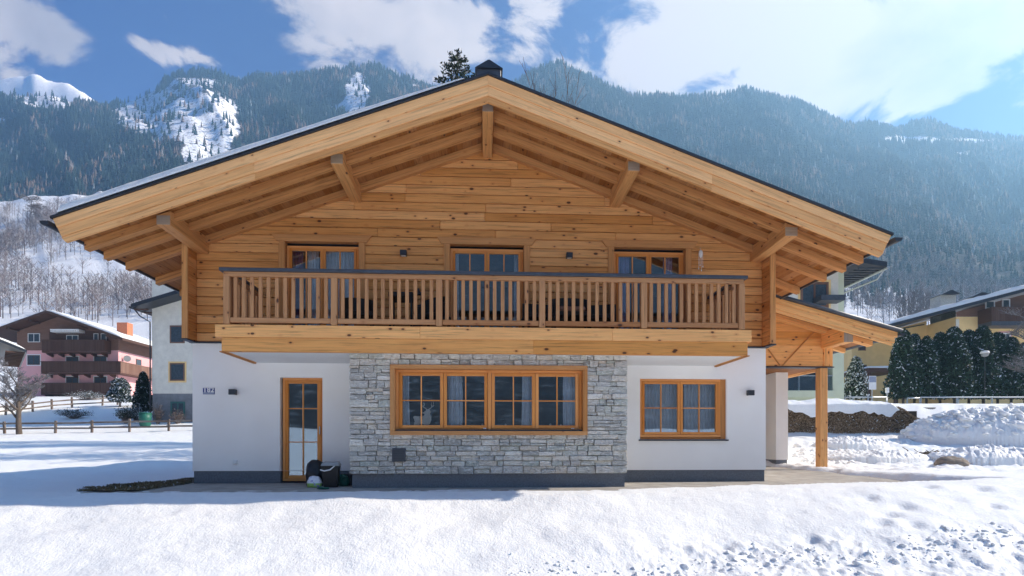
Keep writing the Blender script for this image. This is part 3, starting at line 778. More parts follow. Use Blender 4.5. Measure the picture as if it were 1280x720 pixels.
# upper balcony doors
for i, (a, b_, c_, d_) in enumerate(UD):
    if i == 1: o_ = window(a+.015, b_-.015, c_, d_-.06, YW+.0, 2, 2, 2, sw=.05, rowz=[3.36], name='balcony_door')
    else: o_ = window(a+.02, b_-.02, c_, d_-.06, YW+.015, 2, 2, 2, sw=.05, rowz=[3.36], name='balcony_door')
    o_['label'] = ('left balcony door with a purple curtain', 'middle balcony door with white side curtains', 'right balcony door with lilac curtains')[i]
    cs = MB(); w_ = .135; y0, y1 = YL-.035, YL+.02
    cs.box(a-w_+.02, a+.01, y0, YW+.06, c_, d_-.0, 2); cs.box(b_-.01, b_+w_-.02, y0, YW+.06, c_, d_-.0, 2)
    z0_, z1_ = d_, d_+.14
    cs.hexa([(a-w_-.02,y0-.01,z0_),(b_+w_+.02,y0-.01,z0_),(b_+w_+.02,YW+.06,z0_),(a-w_-.02,YW+.06,z0_),(a-w_-.12,y0-.01,z1_),(b_+w_+.12,y0-.01,z1_),(b_+w_+.12,YW+.06,z1_),(a-w_-.12,YW+.06,z1_)], 0)
    cs.build('door_casing', 'casing', o_, .005)
# --- balcony
ZBT, ZB1, ZBB = 2.945, 2.69, 2.445
BX0, BX1 = XY(268.5, YB), XY(939.5, YB); BX2, BX3 = XY(276.5, YB), XY(935, YB)
bal = MB()
bal.box(BX0+.05, BX1-.05, YB+.14, YL-.01, ZBT-.09, ZBT-.01, 0)
balc = bal.build('balcony', 'sheath', ch, .004)
mb = MB(); xs_ = [BX0, -1.15, 2.35, BX1]
for i in range(3): mb.box(xs_[i]+.001, xs_[i+1]-.001, YB, YB+.14, ZB1+.0015, ZBT-.03, 0)
for (s0, s1) in ((BX2, .9), (.9, BX3)): mb.box(s0, s1, YB+.01, YB+.14, ZBB, ZB1-.0015, 0)
for (s0, s1) in ((BX0, BX0+.035), (BX1-.035, BX1)): mb.box(s0, s1, YB+.141, YL-.005, ZB1, ZBT-.03, 1)
for (s0, s1) in ((BX2, BX2+.035), (BX3-.035, BX3)): mb.box(s0, s1, YB+.141, YL-.005, ZBB, ZB1-.003, 1)
mb.build('fascia_beam', 'beamfront', balc, .005)
mb = MB(); mb.box(BX2+.036, SX0-.0, YB+.15, YW, ZBB+.01, ZBB+.05); mb.box(SX1, BX3-.036, YB+.15, YW, ZBB+.01, ZBB+.05); mb.box(SX0, SX1, YB+.15, 10.35, ZBB+.01, ZBB+.05)
mb.build('balcony_soffit', 'soffit', balc)
for q_ in (BX2-.03, BX3-.02): MB().box(q_, q_+.05, YB-.005, YL, ZBB-.02, ZBB-.002).build('soffit_drip_strip', 'casing', balc)
RX0, RX1 = XY(279, YB), XY(930, YB)
mb = MB(); mb.box(RX0-.06, RX1+.06, YB-.04, YB+.14, 3.855, 3.915); mb.box(RX0-.06, RX0+.10, YB+.141, YL, 3.857, 3.915); mb.box(RX1-.10, RX1+.06, YB+.141, YL, 3.857, 3.915)
mb.build('rail_cap', 'metalblue', balc, .006)
mb = MB(); mb.box(RX0-.0, RX1, YB+.005, YB+.085, 3.77, 3.853, 0); mb.box(RX0, RX1, YB+.015, YB+.075, 3.035, 3.095, 0) if False else None
postx = [XY(p, YB+.04) for p in (284, 418, 549, 677.5, 804.5, 926.5)]
for i in range(5): mb.box(postx[i]+.06, postx[i+1]-.06, YB+.02, YB+.08, 2.955, 3.045, 0)
for xx in (postx[0], postx[-1]):
    mb.box(xx-.04, xx+.04, YB+.12, YL, 3.77, 3.85, 1); mb.box(xx-.03, xx+.03, YB+.12, YL, 2.955, 3.045, 1)
mb.build('rail', 'balu', balc, .004)
for xx in postx:
    MB().box(xx-.055, xx+.055, YB+.0, YB+.11, ZBT-.02, 3.768, 2).build('post', 'balu', balc, .005)
for i in range(5):
    a, b_ = postx[i], postx[i+1]
    for k in range(12):
        xx = a+(b_-a)*(k+1)/13+rnd.uniform(-.004, .004)
        MB().box(xx-.032, xx+.032, YB+.028, YB+.064, 3.046, 3.769, 2).build('baluster', 'balu', balc, .004)
for xx in (postx[0], postx[-1]):
    for k in range(8):
        yy = YB+.11+(YL-YB-.11)*(k+.8)/8.6
        MB().box(xx-.018, xx+.018, yy-.032, yy+.032, 3.046, 3.769, 2).build('baluster', 'balu', balc, .004)
# --- roof
HW, HWR = 7.208+RZX, 7.315-RZX
EXL, EXR = RZX-7.23, RZX+7.23
YR1 = 24.2
roof = MB()
def slope_slab(mb, xa, xb, y0, y1, zoff0, zoff1, axis=None):
    """slab following the roof between x=xa and xb (same side); zoff relative to sheathing underside"""
    za, zb = zs(xa), zs(xb)
    mb.hexa([(xa,y0,za+zoff0),(xb,y0,zb+zoff0),(xb,y1,zb+zoff0),(xa,y1,za+zoff0),(xa,y0,za+zoff1),(xb,y0,zb+zoff1),(xb,y1,zb+zoff1),(xa,y1,za+zoff1)], axis)
for a, b_ in ((EXL-.02, RZX), (RZX, EXR+.02)): slope_slab(roof, a, b_, YF-.035, YR1, .155, .195)
rf = roof.build('roof', 'metal', ch)
mb = MB()
for side in (-1, 1):
    n_ = 44; 
    for k in range(n_):
        u0, u1 = k/n_*7.2, (k+1)/n_*7.2; xa, xb = RZX+side*u0, RZX+side*u1
        if side < 0: xa, xb = xb, xa
        slope_slab(mb, xa+.001, xb-.001, YF+.1, YR1-.1, 0, .028, 1)
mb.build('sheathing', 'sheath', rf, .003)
mb = MB()
for side in (-1, 1):
    xa, xb = (EXL+.03, RZX) if side < 0 else (RZX, EXR-.03)
    slope_slab(mb, xa, xb, YF+.11, YR1-.11, .03, .15)
mb.build('roof_core', 'darkroof', rf)
# rafters
for side in (-1, 1):
    for yy in (YF+.20, YF+.72, YF+1.22, YW-.10):
        mb = MB(); xa, xb = (EXL+.05, RZX-.11) if side < 0 else (RZX+.11, EXR-.05)
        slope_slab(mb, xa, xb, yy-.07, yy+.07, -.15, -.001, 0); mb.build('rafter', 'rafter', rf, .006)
    # rafter tails further back along the eaves
    for k in range(12):
        yy = YW+.9+k*.95
        mb = MB(); xa, xb = (EXL+.05, XL-.02) if side < 0 else (XR+.02, EXR-.05)
        slope_slab(mb, xa, xb, yy-.07, yy+.07, -.15, -.001, 0); mb.build('rafter', 'rafter', rf, .006)
# verge boards: three stepped boards, cut square to the slope
for side in (-1, 1):
    mb = MB()
    for (z0_, z1_, y0_, y1_, xcut) in ((-.012, .154, YF, YF+.09, 0.0), (-.178, -.016, YF+.018, YF+.09, .10), (-.285, -.182, YF+.036, YF+.09, .17)):
        xe = (EXL if side < 0 else EXR)
        x_out_top = xe-side*xcut*.62; x_out_bot = xe-side*(xcut+.10)*.62 if xcut < .16 else xe-side*(xcut+.03)*.9
        for (p0, p1) in ((0, .55), (.55, 1)):
            xi = RZX+side*.0005 if p0 == 0 else RZX+side*7.2*p0
            xo_t = RZX+side*7.2*p1 if p1 < 1 else x_out_top; xo_b = RZX+side*7.2*p1 if p1 < 1 else x_out_bot
            A = [(xi, z0_), (xo_b, z0_), (xo_t, z1_), (xi, z1_)]
            pts = [(x_, zs(x_)+zo) for x_, zo in A]
            c8 = [(pts[0][0],y0_,pts[0][1]),(pts[1][0],y0_,pts[1][1]),(pts[1][0],y1_,pts[1][1]),(pts[0][0],y1_,pts[0][1]),(pts[3][0],y0_,pts[3][1]),(pts[2][0],y0_,pts[2][1]),(pts[2][0],y1_,pts[2][1]),(pts[3][0],y1_,pts[3][1])]
            if side < 0: c8 = [c8[1], c8[0], c8[3], c8[2], c8[5], c8[4], c8[7], c8[6]]
            mb.hexa(c8, 0)
    mb.build('verge_board', 'fascia', rf, .004)
# purlins
def purlin(xc, zb, w=.20, yend=9.93):
    for nm in ('purlin',):
        mb = MB(); zt = min(zs(xc-w/2), zs(xc+w/2))-.005
        ztl, ztr = zs(xc-w/2)-.004, zs(xc+w/2)-.004
        if abs(xc-RZX) < .2: ztl = ztr = ZS0-.05
        mb.hexa([(xc-w/2,yend,zb+.05),(xc+w/2,yend,zb+.05),(xc+w/2,YW+.1,zb),(xc-w/2,YW+.1,zb),(xc-w/2,yend,ztl-.03),(xc+w/2,yend,ztr-.03),(xc+w/2,YW+.1,ztr),(xc-w/2,YW+.1,ztl)], 1)
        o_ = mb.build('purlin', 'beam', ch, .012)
        MB().box(xc-w/2+.004, xc+w/2-.004, yend-.006, yend+.004, zb+.056, min(ztl, ztr)-.036).build('purlin_end', 'endgrain', o_, .002)
purlin(RZX, 6.72, .2)
for xc in (-2.62, 2.74): purlin(xc, zs(xc)-.30, .22, 9.98)
for xc in (XY(255, YW), XY(943, YW)): purlin(xc, zs(xc)-.30, .24, 10.08)
# gutters
def gutter(xc, zc, y0, y1, parent, name='gutter', r=.075):
    mb = MB(); n_ = 8; prof = [(xc+r*math.cos(PI+PI*k/n_), zc+r*math.sin(PI+PI*k/n_)) for k in range(n_+1)]
    prof2 = [(xc+(r-.008)*math.cos(PI+PI*k/n_), zc+(r-.008)*math.sin(PI+PI*k/n_)) for k in range(n_+1)]
    for k in range(n_):
        (x0_, z0_), (x1_, z1_) = prof[k], prof[k+1]; (x2, z2), (x3, z3) = prof2[k], prof2[k+1]
        mb.quad([(x0_,y0,z0_),(x1_,y0,z1_),(x1_,y1,z1_),(x0_,y1,z0_)]); mb.quad([(x2,y0,z2),(x2,y1,z2),(x3,y1,z3),(x3,y0,z3)])
    mb.quad([(p[0], y0, p[1]) for p in prof]); mb.quad([(p[0], y1, p[1]) for p in reversed(prof)])
    return mb.build(name, 'metal', parent)
gutter(EXL-.07, zs(EXL)+.085, YF-.09, YR1, rf); gutter(EXR+.07, zs(EXR)+.085, YF-.09, YR1, rf)
for xe, s_ in ((EXL, -1), (EXR, 1)):
    mb = MB(); mb.box(min(xe-s_*.02, xe+s_*.012), max(xe-s_*.02, xe+s_*.012), YF+.1, YR1-.05, zs(xe)-.03, zs(xe)+.15)
    mb.build('eaves_flashing', 'metalblue', rf)
# chimney
mb = MB(); cxx = XY(611, 12.6); mb.box(cxx-.27, cxx+.27, 12.4, 13.0, 6.9, 9.22)
o_ = mb.build('chimney', 'metalblue', rf, .008)
mb = MB(); mb.hexa([(cxx-.31,12.36,9.22),(cxx+.31,12.36,9.22),(cxx+.31,13.04,9.22),(cxx-.31,13.04,9.22),(cxx-.02,12.36,9.40),(cxx+.02,12.36,9.40),(cxx+.02,13.04,9.40),(cxx-.02,13.04,9.40)]); mb.build('chimney_cap', 'metal', o_)
# snow left on the left roof slope
def thin_snow(name, f, nx, ny, sharp=12):
    V = []; Fc = []
    for i in range(nx+1):
        for j in range(ny+1):
            s_, t_ = i/nx, max(0, j-1)/ny; x_, y_, z_, th = f(s_, t_); edge = min(s_, 1-s_, 1-t_) if j else 0
            n_ = fbm(np.array([x_*1.3]), np.array([y_*1.3]), 3, 7)[0]
            V.append((x_, y_, z_+th*min(1, edge*sharp)**.5*(1+.35*n_)))
    for i in range(nx):
        for j in range(ny):
            a0 = i*(ny+1)+j; Fc.append((a0, a0+ny+1, a0+ny+2, a0+1))
    return npmesh(name, V, Fc, 'snow', True)
sn = thin_snow('roof_snow', lambda s_, t_: (EXL+.1+(RZX-.5-EXL)*s_, YF-.06+(YR1-YF-.3)*t_, zs(EXL+.1+(RZX-.5-EXL)*s_)+0+.196, .10*(1-s_)**.6+.012), 90, 60, 200)
tag(sn, 'thin sheet of snow left on the left roof slope of the timber chalet', 'snow')

# --- annex with lean-to roof on the right
annex = MB()
YA, YAF = 14.3, 13.25
AX1 = at_y(1122, 412, YAF); AX0 = (6.55,)
asl = .266; AZ1 = AX1.z
def za(x): return AZ1+(AX1.x-x)*asl
def aslab(mb, xa, xb, y0, y1, o0, o1, axis=None):
    mb.hexa([(xa,y0,za(xa)+o0),(xb,y0,za(xb)+o0),(xb,y1,za(xb)+o0),(xa,y1,za(xa)+o0),(xa,y0,za(xa)+o1),(xb,y0,za(xb)+o1),(xb,y1,za(xb)+o1),(xa,y1,za(xa)+o1)], axis)
XE = AX1.x
ar = MB(); aslab(ar, 6.62, XE+.02, YAF-.03, 20.5, -.06, -.015); arf = ar.build('annex_roof', 'metalblue', ch)
mb = MB()
for k in range(24):
    xa, xb = 6.65+k*(XE-6.7)/24, 6.65+(k+1)*(XE-6.7)/24; aslab(mb, xa+.001, xb-.001, YAF+.08, 20.4, -.15, -.12, 1)
mb.build('sheathing', 'sheath', arf, .003)
mb = MB(); aslab(mb, 6.62, XE, YAF, YAF+.07, -.19, -.065, 0); aslab(mb, 6.64, XE-.06, YAF+.015, YAF+.07, -.345, -.194, 0); aslab(mb, 6.66, XE-.12, YAF+.03, YAF+.07, -.42, -.349, 0)
mb.build('verge_board', 'annexwood', arf, .004)
mb = MB(); mb.tube([(6.9, YAF-.07, za(6.9)-.03), (XE+.06, YAF-.07, za(XE)-.04)], [.045, .045], 8); mb.build('verge_pipe', 'metalblue', arf, smooth=True)
for yy in (YAF+.35, YAF+.85, YA-.12, YA+.9, YA+1.9, YA+2.9, YA+3.9, YA+4.9):
    mb = MB(); aslab(mb, 6.64, XE-.06, yy-.06, yy+.06, -.28, -.151, 0); mb.build('rafter', 'annexwood', arf, .005)
gutter(XE+.07, za(XE)-.10, YAF-.08, 20.4, arf)
mb = MB(); aslab(mb, 6.9, XE-.02, YAF+1.3, 20.3, .0, .03); 
AXP = XY(1040, YA); px0 = XY(1025, YA)
mb = MB(); zbm = 2.87
z = zbm
while z < za(6.2):
    z1 = z+.185
    xt0 = XE-(z-AZ1+.17)/asl; xt1 = XE-(z1-AZ1+.17)/asl; xr = AXP-.02
    b0, b1 = min(xr, xt0), min(xr, xt1)
    if b0 > 6.1: mb.hexa([(6.03,YA,z+.001),(b0,YA,z+.001),(b0,YA+.12,z+.001),(6.03,YA+.12,z+.001),(6.03,YA,z1-.001),(max(b1,6.05),YA,z1-.001),(max(b1,6.05),YA+.12,z1-.001),(6.03,YA+.12,z1-.001)], 0)
    z = z1
infill = mb.build('infill_wall', 'annexwood', ch, .005)
pA, pB = at_y(978, 455, YA), at_y(1018, 414, YA); pC = at_y(960, 437, YA)
mb = MB(); mb.bar((pA.x, YA-.008, zbm+.02), (pB.x, YA-.008, pB.z), .02, .05, (0, 1, 0)); mb.bar((pA.x-.08, YA-.008, zbm+.02), (pC.x, YA-.008, pC.z), .02, .05, (0, 1, 0))
mb.build('brace_strip', 'casing', infill)
MB().box(AXP-.24, AXP-.0, YA-.04, YA+.2, zbm-.0, za(AXP)-.285, 2).build('end_block', 'annexwood', infill, .01)
MB().box(6.02, AXP+.03, YA-.05, YA+.22, zbm-.035, zbm-.008).build('beam_flashing', 'metal', infill)
# annex purlin
zq = at_y(1060, 431, YAF+.1).z; xq = XY(1047, YA)
mb = MB(); mb.box(AXP-.30, AXP-.06, YAF+.12, YA+.3, za(AXP-.18)-.62, za(AXP-.06)-.155, 1); o_ = mb.build('annex_purlin', 'annexwood', ch, .012)
MB().box(AXP-.294, AXP-.066, YAF+.112, YAF+.122, za(AXP-.18)-.612, za(AXP-.06)-.165).build('purlin_end', 'endgrain', o_)
ppx = XY(1029.5, YA)
MB().box(ppx-.105, ppx+.105, YA-.02, YA+.2, -.1, zbm-.036, 2).build('carport_post', 'log', ch, .012)
mb = MB()
for k in range(18): mb.box(6.03+k*.168, 6.03+(k+1)*.168-.004, YA+.22, 20.2, zbm-.03, zbm+.0, 1)
mb.build('porch_ceiling', 'sheath', ch)
mb = MB(); mb.box(6.03+18*.168, 6.03+18*.168+.05, YA+.22, 20.2, zbm-.10, zbm+.14, 1); mb.build('ceiling_edge_board', 'fascia', ch, .003)
# plaster room under the annex
YP = 15.3; xa_, xb_ = XY(970, YP), XY(985, YP)
mb = MB(); mb.box(xa_, xb_, YP, 20, .35, zbm-.031); mb.box(XR, xa_, YP+.7, 20, .35, zbm-.031); mb.build('annex_wall', 'plaster', ch)
mb = MB(); mb.box(xa_+.01, xb_-.02, YP+.015, 20, -.2, .35); mb.box(XR, xa_, YP+.715, 20, -.2, .35); mb.build('annex_plinth', 'plinth', ch)
xw = XY(961, YP+.7)
window(xw-.9, xw+.06, 1.05, 2.15, YP+.66, 1, 2, 2, name='annex_window')
# vent grille on the stone
vg = empty('vent_grille', (XY(498.5, 10.2), 10.2, .60), 0, 'small square dark vent grille low on the stone bay', 'vent')
MB().box(-.125, .125, 0, .06, -.125, .125).build('vent_box', 'metalblue', vg, .006)
mb = MB()
for k in range(7): mb.box(-.10, .10, -.012, .0, -.105+k*.031, -.105+k*.031+.014)
mb.build('louvre', 'metal', vg)
# terrace slab
mb = MB()
mb.hexa([(-6.75,9.6,-.2),(14,9.6,-.2),(14,11.5,-.2),(-6.75,11.5,-.2),(-6.75,9.6,-.012),(14,9.6,-.012),(14,11.5,.0),(-6.75,11.5,.0)])
mb.hexa([(XR-.1,11.502,-.2),(14,11.502,-.2),(14,22,-.2),(XR-.1,22,-.2),(XR-.1,11.502,.0),(14,11.502,.0),(14,22,.42),(XR-.1,22,.42)])
o_ = mb.build('terrace', 'slab'); tag(o_, 'bare grey concrete terrace around the chalet', None, None, 'structure')

# --- wall lamps, sign, socket, ornament
def wall_lamp(px, py, Y, label):
    p = at_y(px, py, Y); t = empty('wall_lamp', (p.x, Y, p.z), 0, label, 'wall lamp', 'cube lamps on the chalet walls')
    MB().box(-.04, .04, -.02, 0, -.04, .04).build('wall_plate', 'metal', t, .003)
    MB().box(-.065, .065, -.13, -.02, -.055, .055).build('lamp_housing', 'metal', t, .006)
    MB().box(-.045, .045, -.115, -.035, -.058, -.0552).build('lens', 'white', t)
wall_lamp(505, 318, YL, 'small dark cube lamp on the timber wall between the left and middle balcony doors')
wall_lamp(711, 321, YL, 'small dark cube lamp on the timber wall between the middle and right balcony doors')
wall_lamp(293, 490.5, YW, 'small dark cube lamp on white plaster beside the blue number sign')
wall_lamp(936, 491.5, YW, 'small dark cube lamp on white plaster right of the ground floor window')
p0, p1 = at_y(254, 485, YW), at_y(268.5, 493, YW)
sg = empty('number_sign', ((p0.x+p1.x)/2, YW, (p0.z+p1.z)/2), 0, 'blue enamel house number sign with white digits on white plaster', 'sign')
w_, h_ = (p1.x-p0.x)/2, (p0.z-p1.z)/2
MB().box(-w_, w_, -.012, 0, -h_, h_).build('sign_plate', 'signblue', sg, .002)
MB().box(-w_+.008, w_-.008, -.014, -.0122, -h_+.006, -h_+.042).build('sign_strip', 'signgrey', sg)
cu = bpy.data.curves.new('digits', 'FONT'); cu.body = '182'; cu.size = .135; cu.extrude = .001; cu.align_x = 'CENTER'; cu.align_y = 'CENTER'; cu.offset = .005; cu.space_character = 1.08
tmp = bpy.data.objects.new('digits', cu); COL.objects.link(tmp); bpy.context.view_layer.update()
me = bpy.data.meshes.new_from_object(tmp.evaluated_get(bpy.context.evaluated_depsgraph_get())); bpy.data.objects.remove(tmp)
me.materials.clear(); me.materials.append(M['white'])
dg = bpy.data.objects.new('digits', me); COL.objects.link(dg); dg.parent = sg; dg.rotation_euler = (PI/2, 0, 0); dg.location = (0, -.0145, .022)
p = at_y(294.5, 577.5, YW); sk = empty('wall_socket', (p.x, YW, p.z), 0, 'tiny white outdoor socket low on the left plaster wall', 'socket')
MB().box(-.045, .045, -.03, 0, -.04, .04).build('socket_body', 'white', sk, .004); MB().box(-.035, .035, -.038, -.031, -.028, .03).build('socket_lid', 'soffit', sk, .003)
p = at_y(876, 311, YL-.08); wc = empty('wind_chime', (p.x, YL-.08, p.z), 0, 'white hanging wind chime by the right balcony door', 'ornament')
MB().tube([(0, .05, .02), (0, 0, .02), (0, 0, -.02)], [.003]*3, 5).build('hook', 'steel', wc)
MB().lathe([(.003, -.02), (.035, -.04), (.048, -.09), (.03, -.16), (.008, -.19)], n=10, sy=.6).build('shell', 'white', wc, smooth=True)
mb = MB()
for k, (xx, L) in enumerate(((-.04, .40), (-.015, .33), (.012, .44), (.04, .36))): mb.tube([(xx, 0, -.10), (xx*1.1, 0, -L)], [.004, .004], 4); mb.box(xx*1.1-.009, xx*1.1+.009, -.003, .003, -L-.03, -L)
mb.build('string', 'white', wc)
# --- curtains
def curtain(px0, px1, z0, z1, Y, mat, label, folds=None, group=None):
    x0, x1 = XY(px0, Y), XY(px1, Y); w = x1-x0; n_ = max(12, int(w/.012)); f = folds or max(2, w/.075); V = []; Fc = []; ph = rnd.uniform(0, 6)
    for i in range(n_+1):
        s_ = i/n_
        for j in range(7):
            t_ = j/6; V.append((x0+w*s_+.01*math.sin(3*t_+ph), Y+.028*math.sin(2*PI*f*s_+ph+.6*math.sin(t_*3))+.012*math.sin(9*s_), z0+(z1-z0)*t_))
    for i in range(n_):
        for j in range(6): Fc.append((i*7+j, (i+1)*7+j, (i+1)*7+j+1, i*7+j+1))
    o_ = npmesh('curtain', V, Fc, mat, True); tag(o_, label, 'curtain', group)
g_ = 'curtains behind the chalet windows'
curtain(503, 512, 1.1, 2.15, 10.5, 'curtain', 'narrow white curtain at the left edge of the stone bay window', group=g_)
curtain(560, 578, 1.1, 2.15, 10.5, 'curtain', 'white curtain right of the deer figure in the stone bay window', group=g_)
curtain(652, 666, 1.1, 2.15, 10.5, 'curtain', 'white curtain just right of the central mullion in the stone bay window', group=g_)
curtain(704, 722, 1.1, 2.15, 10.5, 'curtain', 'white curtain at the right edge of the stone bay window', group=g_)
curtain(805, 850, .98, 2.15, 11.8, 'curtain', 'wide white net curtain in the left half of the right ground floor window', group=g_)
curtain(855, 897, .98, 2.15, 11.8, 'curtain', 'wide white net curtain in the right half of the right ground floor window', group=g_)
curtain(361, 378, 2.97, 4.85, 11.75, 'purple', 'purple curtain in the left balcony door', group=g_)
curtain(385, 399, 2.97, 4.85, 11.78, 'curtain', 'white patterned curtain beside the purple one in the left balcony door', group=g_)
curtain(404, 446, 2.97, 4.85, 11.80, 'curtain', 'pale curtain filling the right sash of the left balcony door', group=g_)
curtain(566, 574, 2.97, 4.85, 11.72, 'curtain', 'narrow white curtain at the left edge of the middle balcony door', group=g_)
curtain(642, 650, 2.97, 4.85, 11.72, 'curtain', 'narrow white curtain at the right edge of the middle balcony door', group=g_)
curtain(768, 786, 2.97, 4.85, 11.72, 'lilac', 'lilac curtain in the left sash of the right balcony door', group=g_)
curtain(828, 840, 2.97, 4.85, 11.72, 'lilac', 'lilac curtain in the right sash of the right balcony door', group=g_)
# deer figure
dz = 1.145; dx = XY(527, 10.42)
df = empty('deer_figure', (dx, 10.42, dz), 0, 'pale cut-out deer with antlers standing in the stone bay window', 'ornament')
k_ = 1/7.2/67.0*10.45/10.25
pts = [(275,597),(285,560),(270,522),(285,511),(320,516),(352,517),(372,503),(366,492),(344,489),(350,480),(368,476),(385,462),(404,452),(420,462),(428,478),(420,492),(430,520),(432,550),(418,580),(402,598),(374,598),(350,578),(330,580),(322,598),(296,598)]
P2 = [((x-345)*k_, (598-y)*k_) for x, y in pts]
bm = bmesh.new(); vs = [bm.verts.new((x, -.007, z)) for x, z in P2]; f_ = bm.faces.new(vs)
ext = bmesh.ops.extrude_face_region(bm, geom=[f_]); bmesh.ops.translate(bm, verts=[v for v in ext['geom'] if isinstance(v, bmesh.types.BMVert)], vec=(0, .014, 0))
bmesh.ops.recalc_face_normals(bm, faces=bm.faces[:]); me = bpy.data.meshes.new('body'); bm.to_mesh(me); bm.free(); me.materials.append(M['deer'])
o_ = bpy.data.objects.new('body', me); COL.objects.link(o_); o_.parent = df
for sgn, lines in ((-1, [[(398,460),(372,440),(352,428),(344,405),(346,388)], [(360,433),(368,412),(364,394)], [(352,428),(338,422)]]), (1, [[(405,458),(428,440),(444,425),(450,402),(446,386)], [(436,432),(430,410),(432,392)], [(444,425),(456,416)]])):
    mb = MB()
    for L in lines: mb.tube([((x-345)*k_, 0, (598-y)*k_) for x, y in L], [.011]+[.009]*(len(L)-2)+[.006], 5)
    mb.build('antler', 'deer', df)
# small white figures on the inner sill
for i, (px, hh) in enumerate(((603, .07), (632, .06), (688, .07), (701, .06))):
    x_ = XY(px, 10.46); mb = MB(); mb.lathe([(.03, 0), (.04, .02), (.028, hh*.6), (.018, hh*.75), (.022, hh), (.004, hh*1.3)], n=10)
    o_ = mb.build('sill_figurine', 'white', None, smooth=True); o_.location = (x_, 10.46, 1.105)
    tag(o_, ('tiny white figurine left of the central mullion on the bay window sill', 'tiny white figurine right of the central mullion on the bay window sill', 'tiny white figurine in the rightmost sash on the bay window sill, left one', 'tiny white figurine in the rightmost sash on the bay window sill, right one')[i], 'figurine', 'tiny figurines on the bay window sill')
# --- balcony furniture
def rattan_chair(px, Y, rz, hgt, label, w=.62):
    t = empty('rattan_chair', (XY(px, Y), Y, ZBT-.01), rz, label, 'chair', 'black rattan chairs on the balcony')
    mb = MB(); mb.box(-w/2+.04, w/2-.04, -.26, .26, .30, .40); mb.build('seat', 'rattan', t, .02)
    V = []; n_ = 16   # wrapped back shell
    mb = MB(); prev = None
    for k in range(n_+1):
        a_ = PI*(-.06+1.12*k/n_); x_ = w/2*math.cos(a_); y_ = -.02+.30*math.sin(a_) if math.sin(a_) > 0 else -.02+.2*math.sin(a_)
        top = .60+(hgt-.60)*max(0, math.sin(a_))**.55
        cur = (x_, y_, top)
        if prev: 
            (xa, ya, ta), (xb, yb, tb) = prev, cur; s_ = .88
            mb.hexa([(xa,ya,.28),(xb,yb,.28),(xb*s_,yb*s_,.28),(xa*s_,ya*s_,.28),(xa,ya,ta),(xb,yb,tb),(xb*s_,yb*s_,tb),(xa*s_,ya*s_,ta)])
        prev = cur
    mb.build('backrest', 'rattan', t)
    for sx in (-1, 1):
        for sy in (-1, 1): MB().box(sx*(w/2-.07)-.02, sx*(w/2-.07)+.02, sy*.2-.02, sy*.2+.02, 0, .30).build('leg', 'rattan', t)
    return t
rattan_chair(449, 10.85, .3, .76, 'black rattan chair on the balcony leftmost, in front of the left balcony door')
rattan_chair(541, 10.95, -.5, .83, 'tall black rattan chair on the balcony just left of the middle balcony door')
rattan_chair(672, 10.9, .2, .70, 'low black rattan chair just right of the middle balcony door')
ctr = rattan_chair(713, 10.7, 0, .78, 'round-backed black rattan chair with a brown cushion between the middle and right doors', .80)
cu_ = MB().box(-.26, .26, -.24, .18, .405, .50).build('cushion', 'brownwood', ctr, .03)
rattan_chair(751, 10.9, -.3, .70, 'black rattan chair on the balcony beside the left edge of the right balcony door', .60)
t = empty('balcony_table', (XY(503, 10.8), 10.8, ZBT-.01), 0, 'dark square table with a glass top on the balcony between two black chairs', 'table')
MB().box(-.23, .23, -.23, .23, .66, .76).build('table_top', 'rattan', t, .01)
for sx in (-1, 1):
    for sy in (-1, 1): MB().box(sx*.2-.02, sx*.2+.02, sy*.2-.02, sy*.2+.02, 0, .66).build('leg', 'rattan', t)
t = empty('lantern', (XY(523, 10.7), 10.7, ZBT-.01), 0, 'tall slim black lantern between the dark table and the tall black chair', 'lantern')
MB().box(-.07, .07, -.07, .07, 0, .5).build('stand', 'rattan', t, .006)
mb = MB(); mb.box(-.07, .07, -.07, .07, .50, .53); mb.box(-.07, .07, -.07, .07, .74, .77)
for sx in (-1, 1):
    for sy in (-1, 1): mb.box(sx*.06-.01, sx*.06+.01, sy*.06-.01, sy*.06+.01, .53, .74)
mb.lathe([(.06, .77), (.02, .83), (.02, .86)], n=8); mb.build('lantern_cage', 'black', t)
# --- bins and bags by the door
bp_ = at_y(414, 607, 10.55)
t = empty('rubbish_bin', (XY(414, 10.5), 10.5, -.005), .15, 'black plastic rubbish bin with grey lid standing beside the glazed door', 'bin')
mb = MB(); mb.hexa([(-.125,-.11,0),(.125,-.11,0),(.125,.11,0),(-.125,.11,0),(-.16,-.15,.40),(.16,-.15,.40),(.16,.15,.40),(-.16,.15,.40)]); mb.build('bin_body', 'black', t, .012)
mb = MB(); mb.hexa([(-.175,-.165,.40),(.175,-.165,.40),(.175,.165,.40),(-.175,.165,.40),(-.14,-.12,.465),(.14,-.12,.465),(.14,.14,.475),(-.14,.14,.475)]); mb.build('lid', 'grey', t, .012)
mb = MB(); mb.tube([(-.172, -.17, .33), (-.10, -.19, .31), (0, -.19, .33), (.08, -.18, .40)], [.012, .014, .014, .01], 6); mb.build('bag_rim', 'white', t)
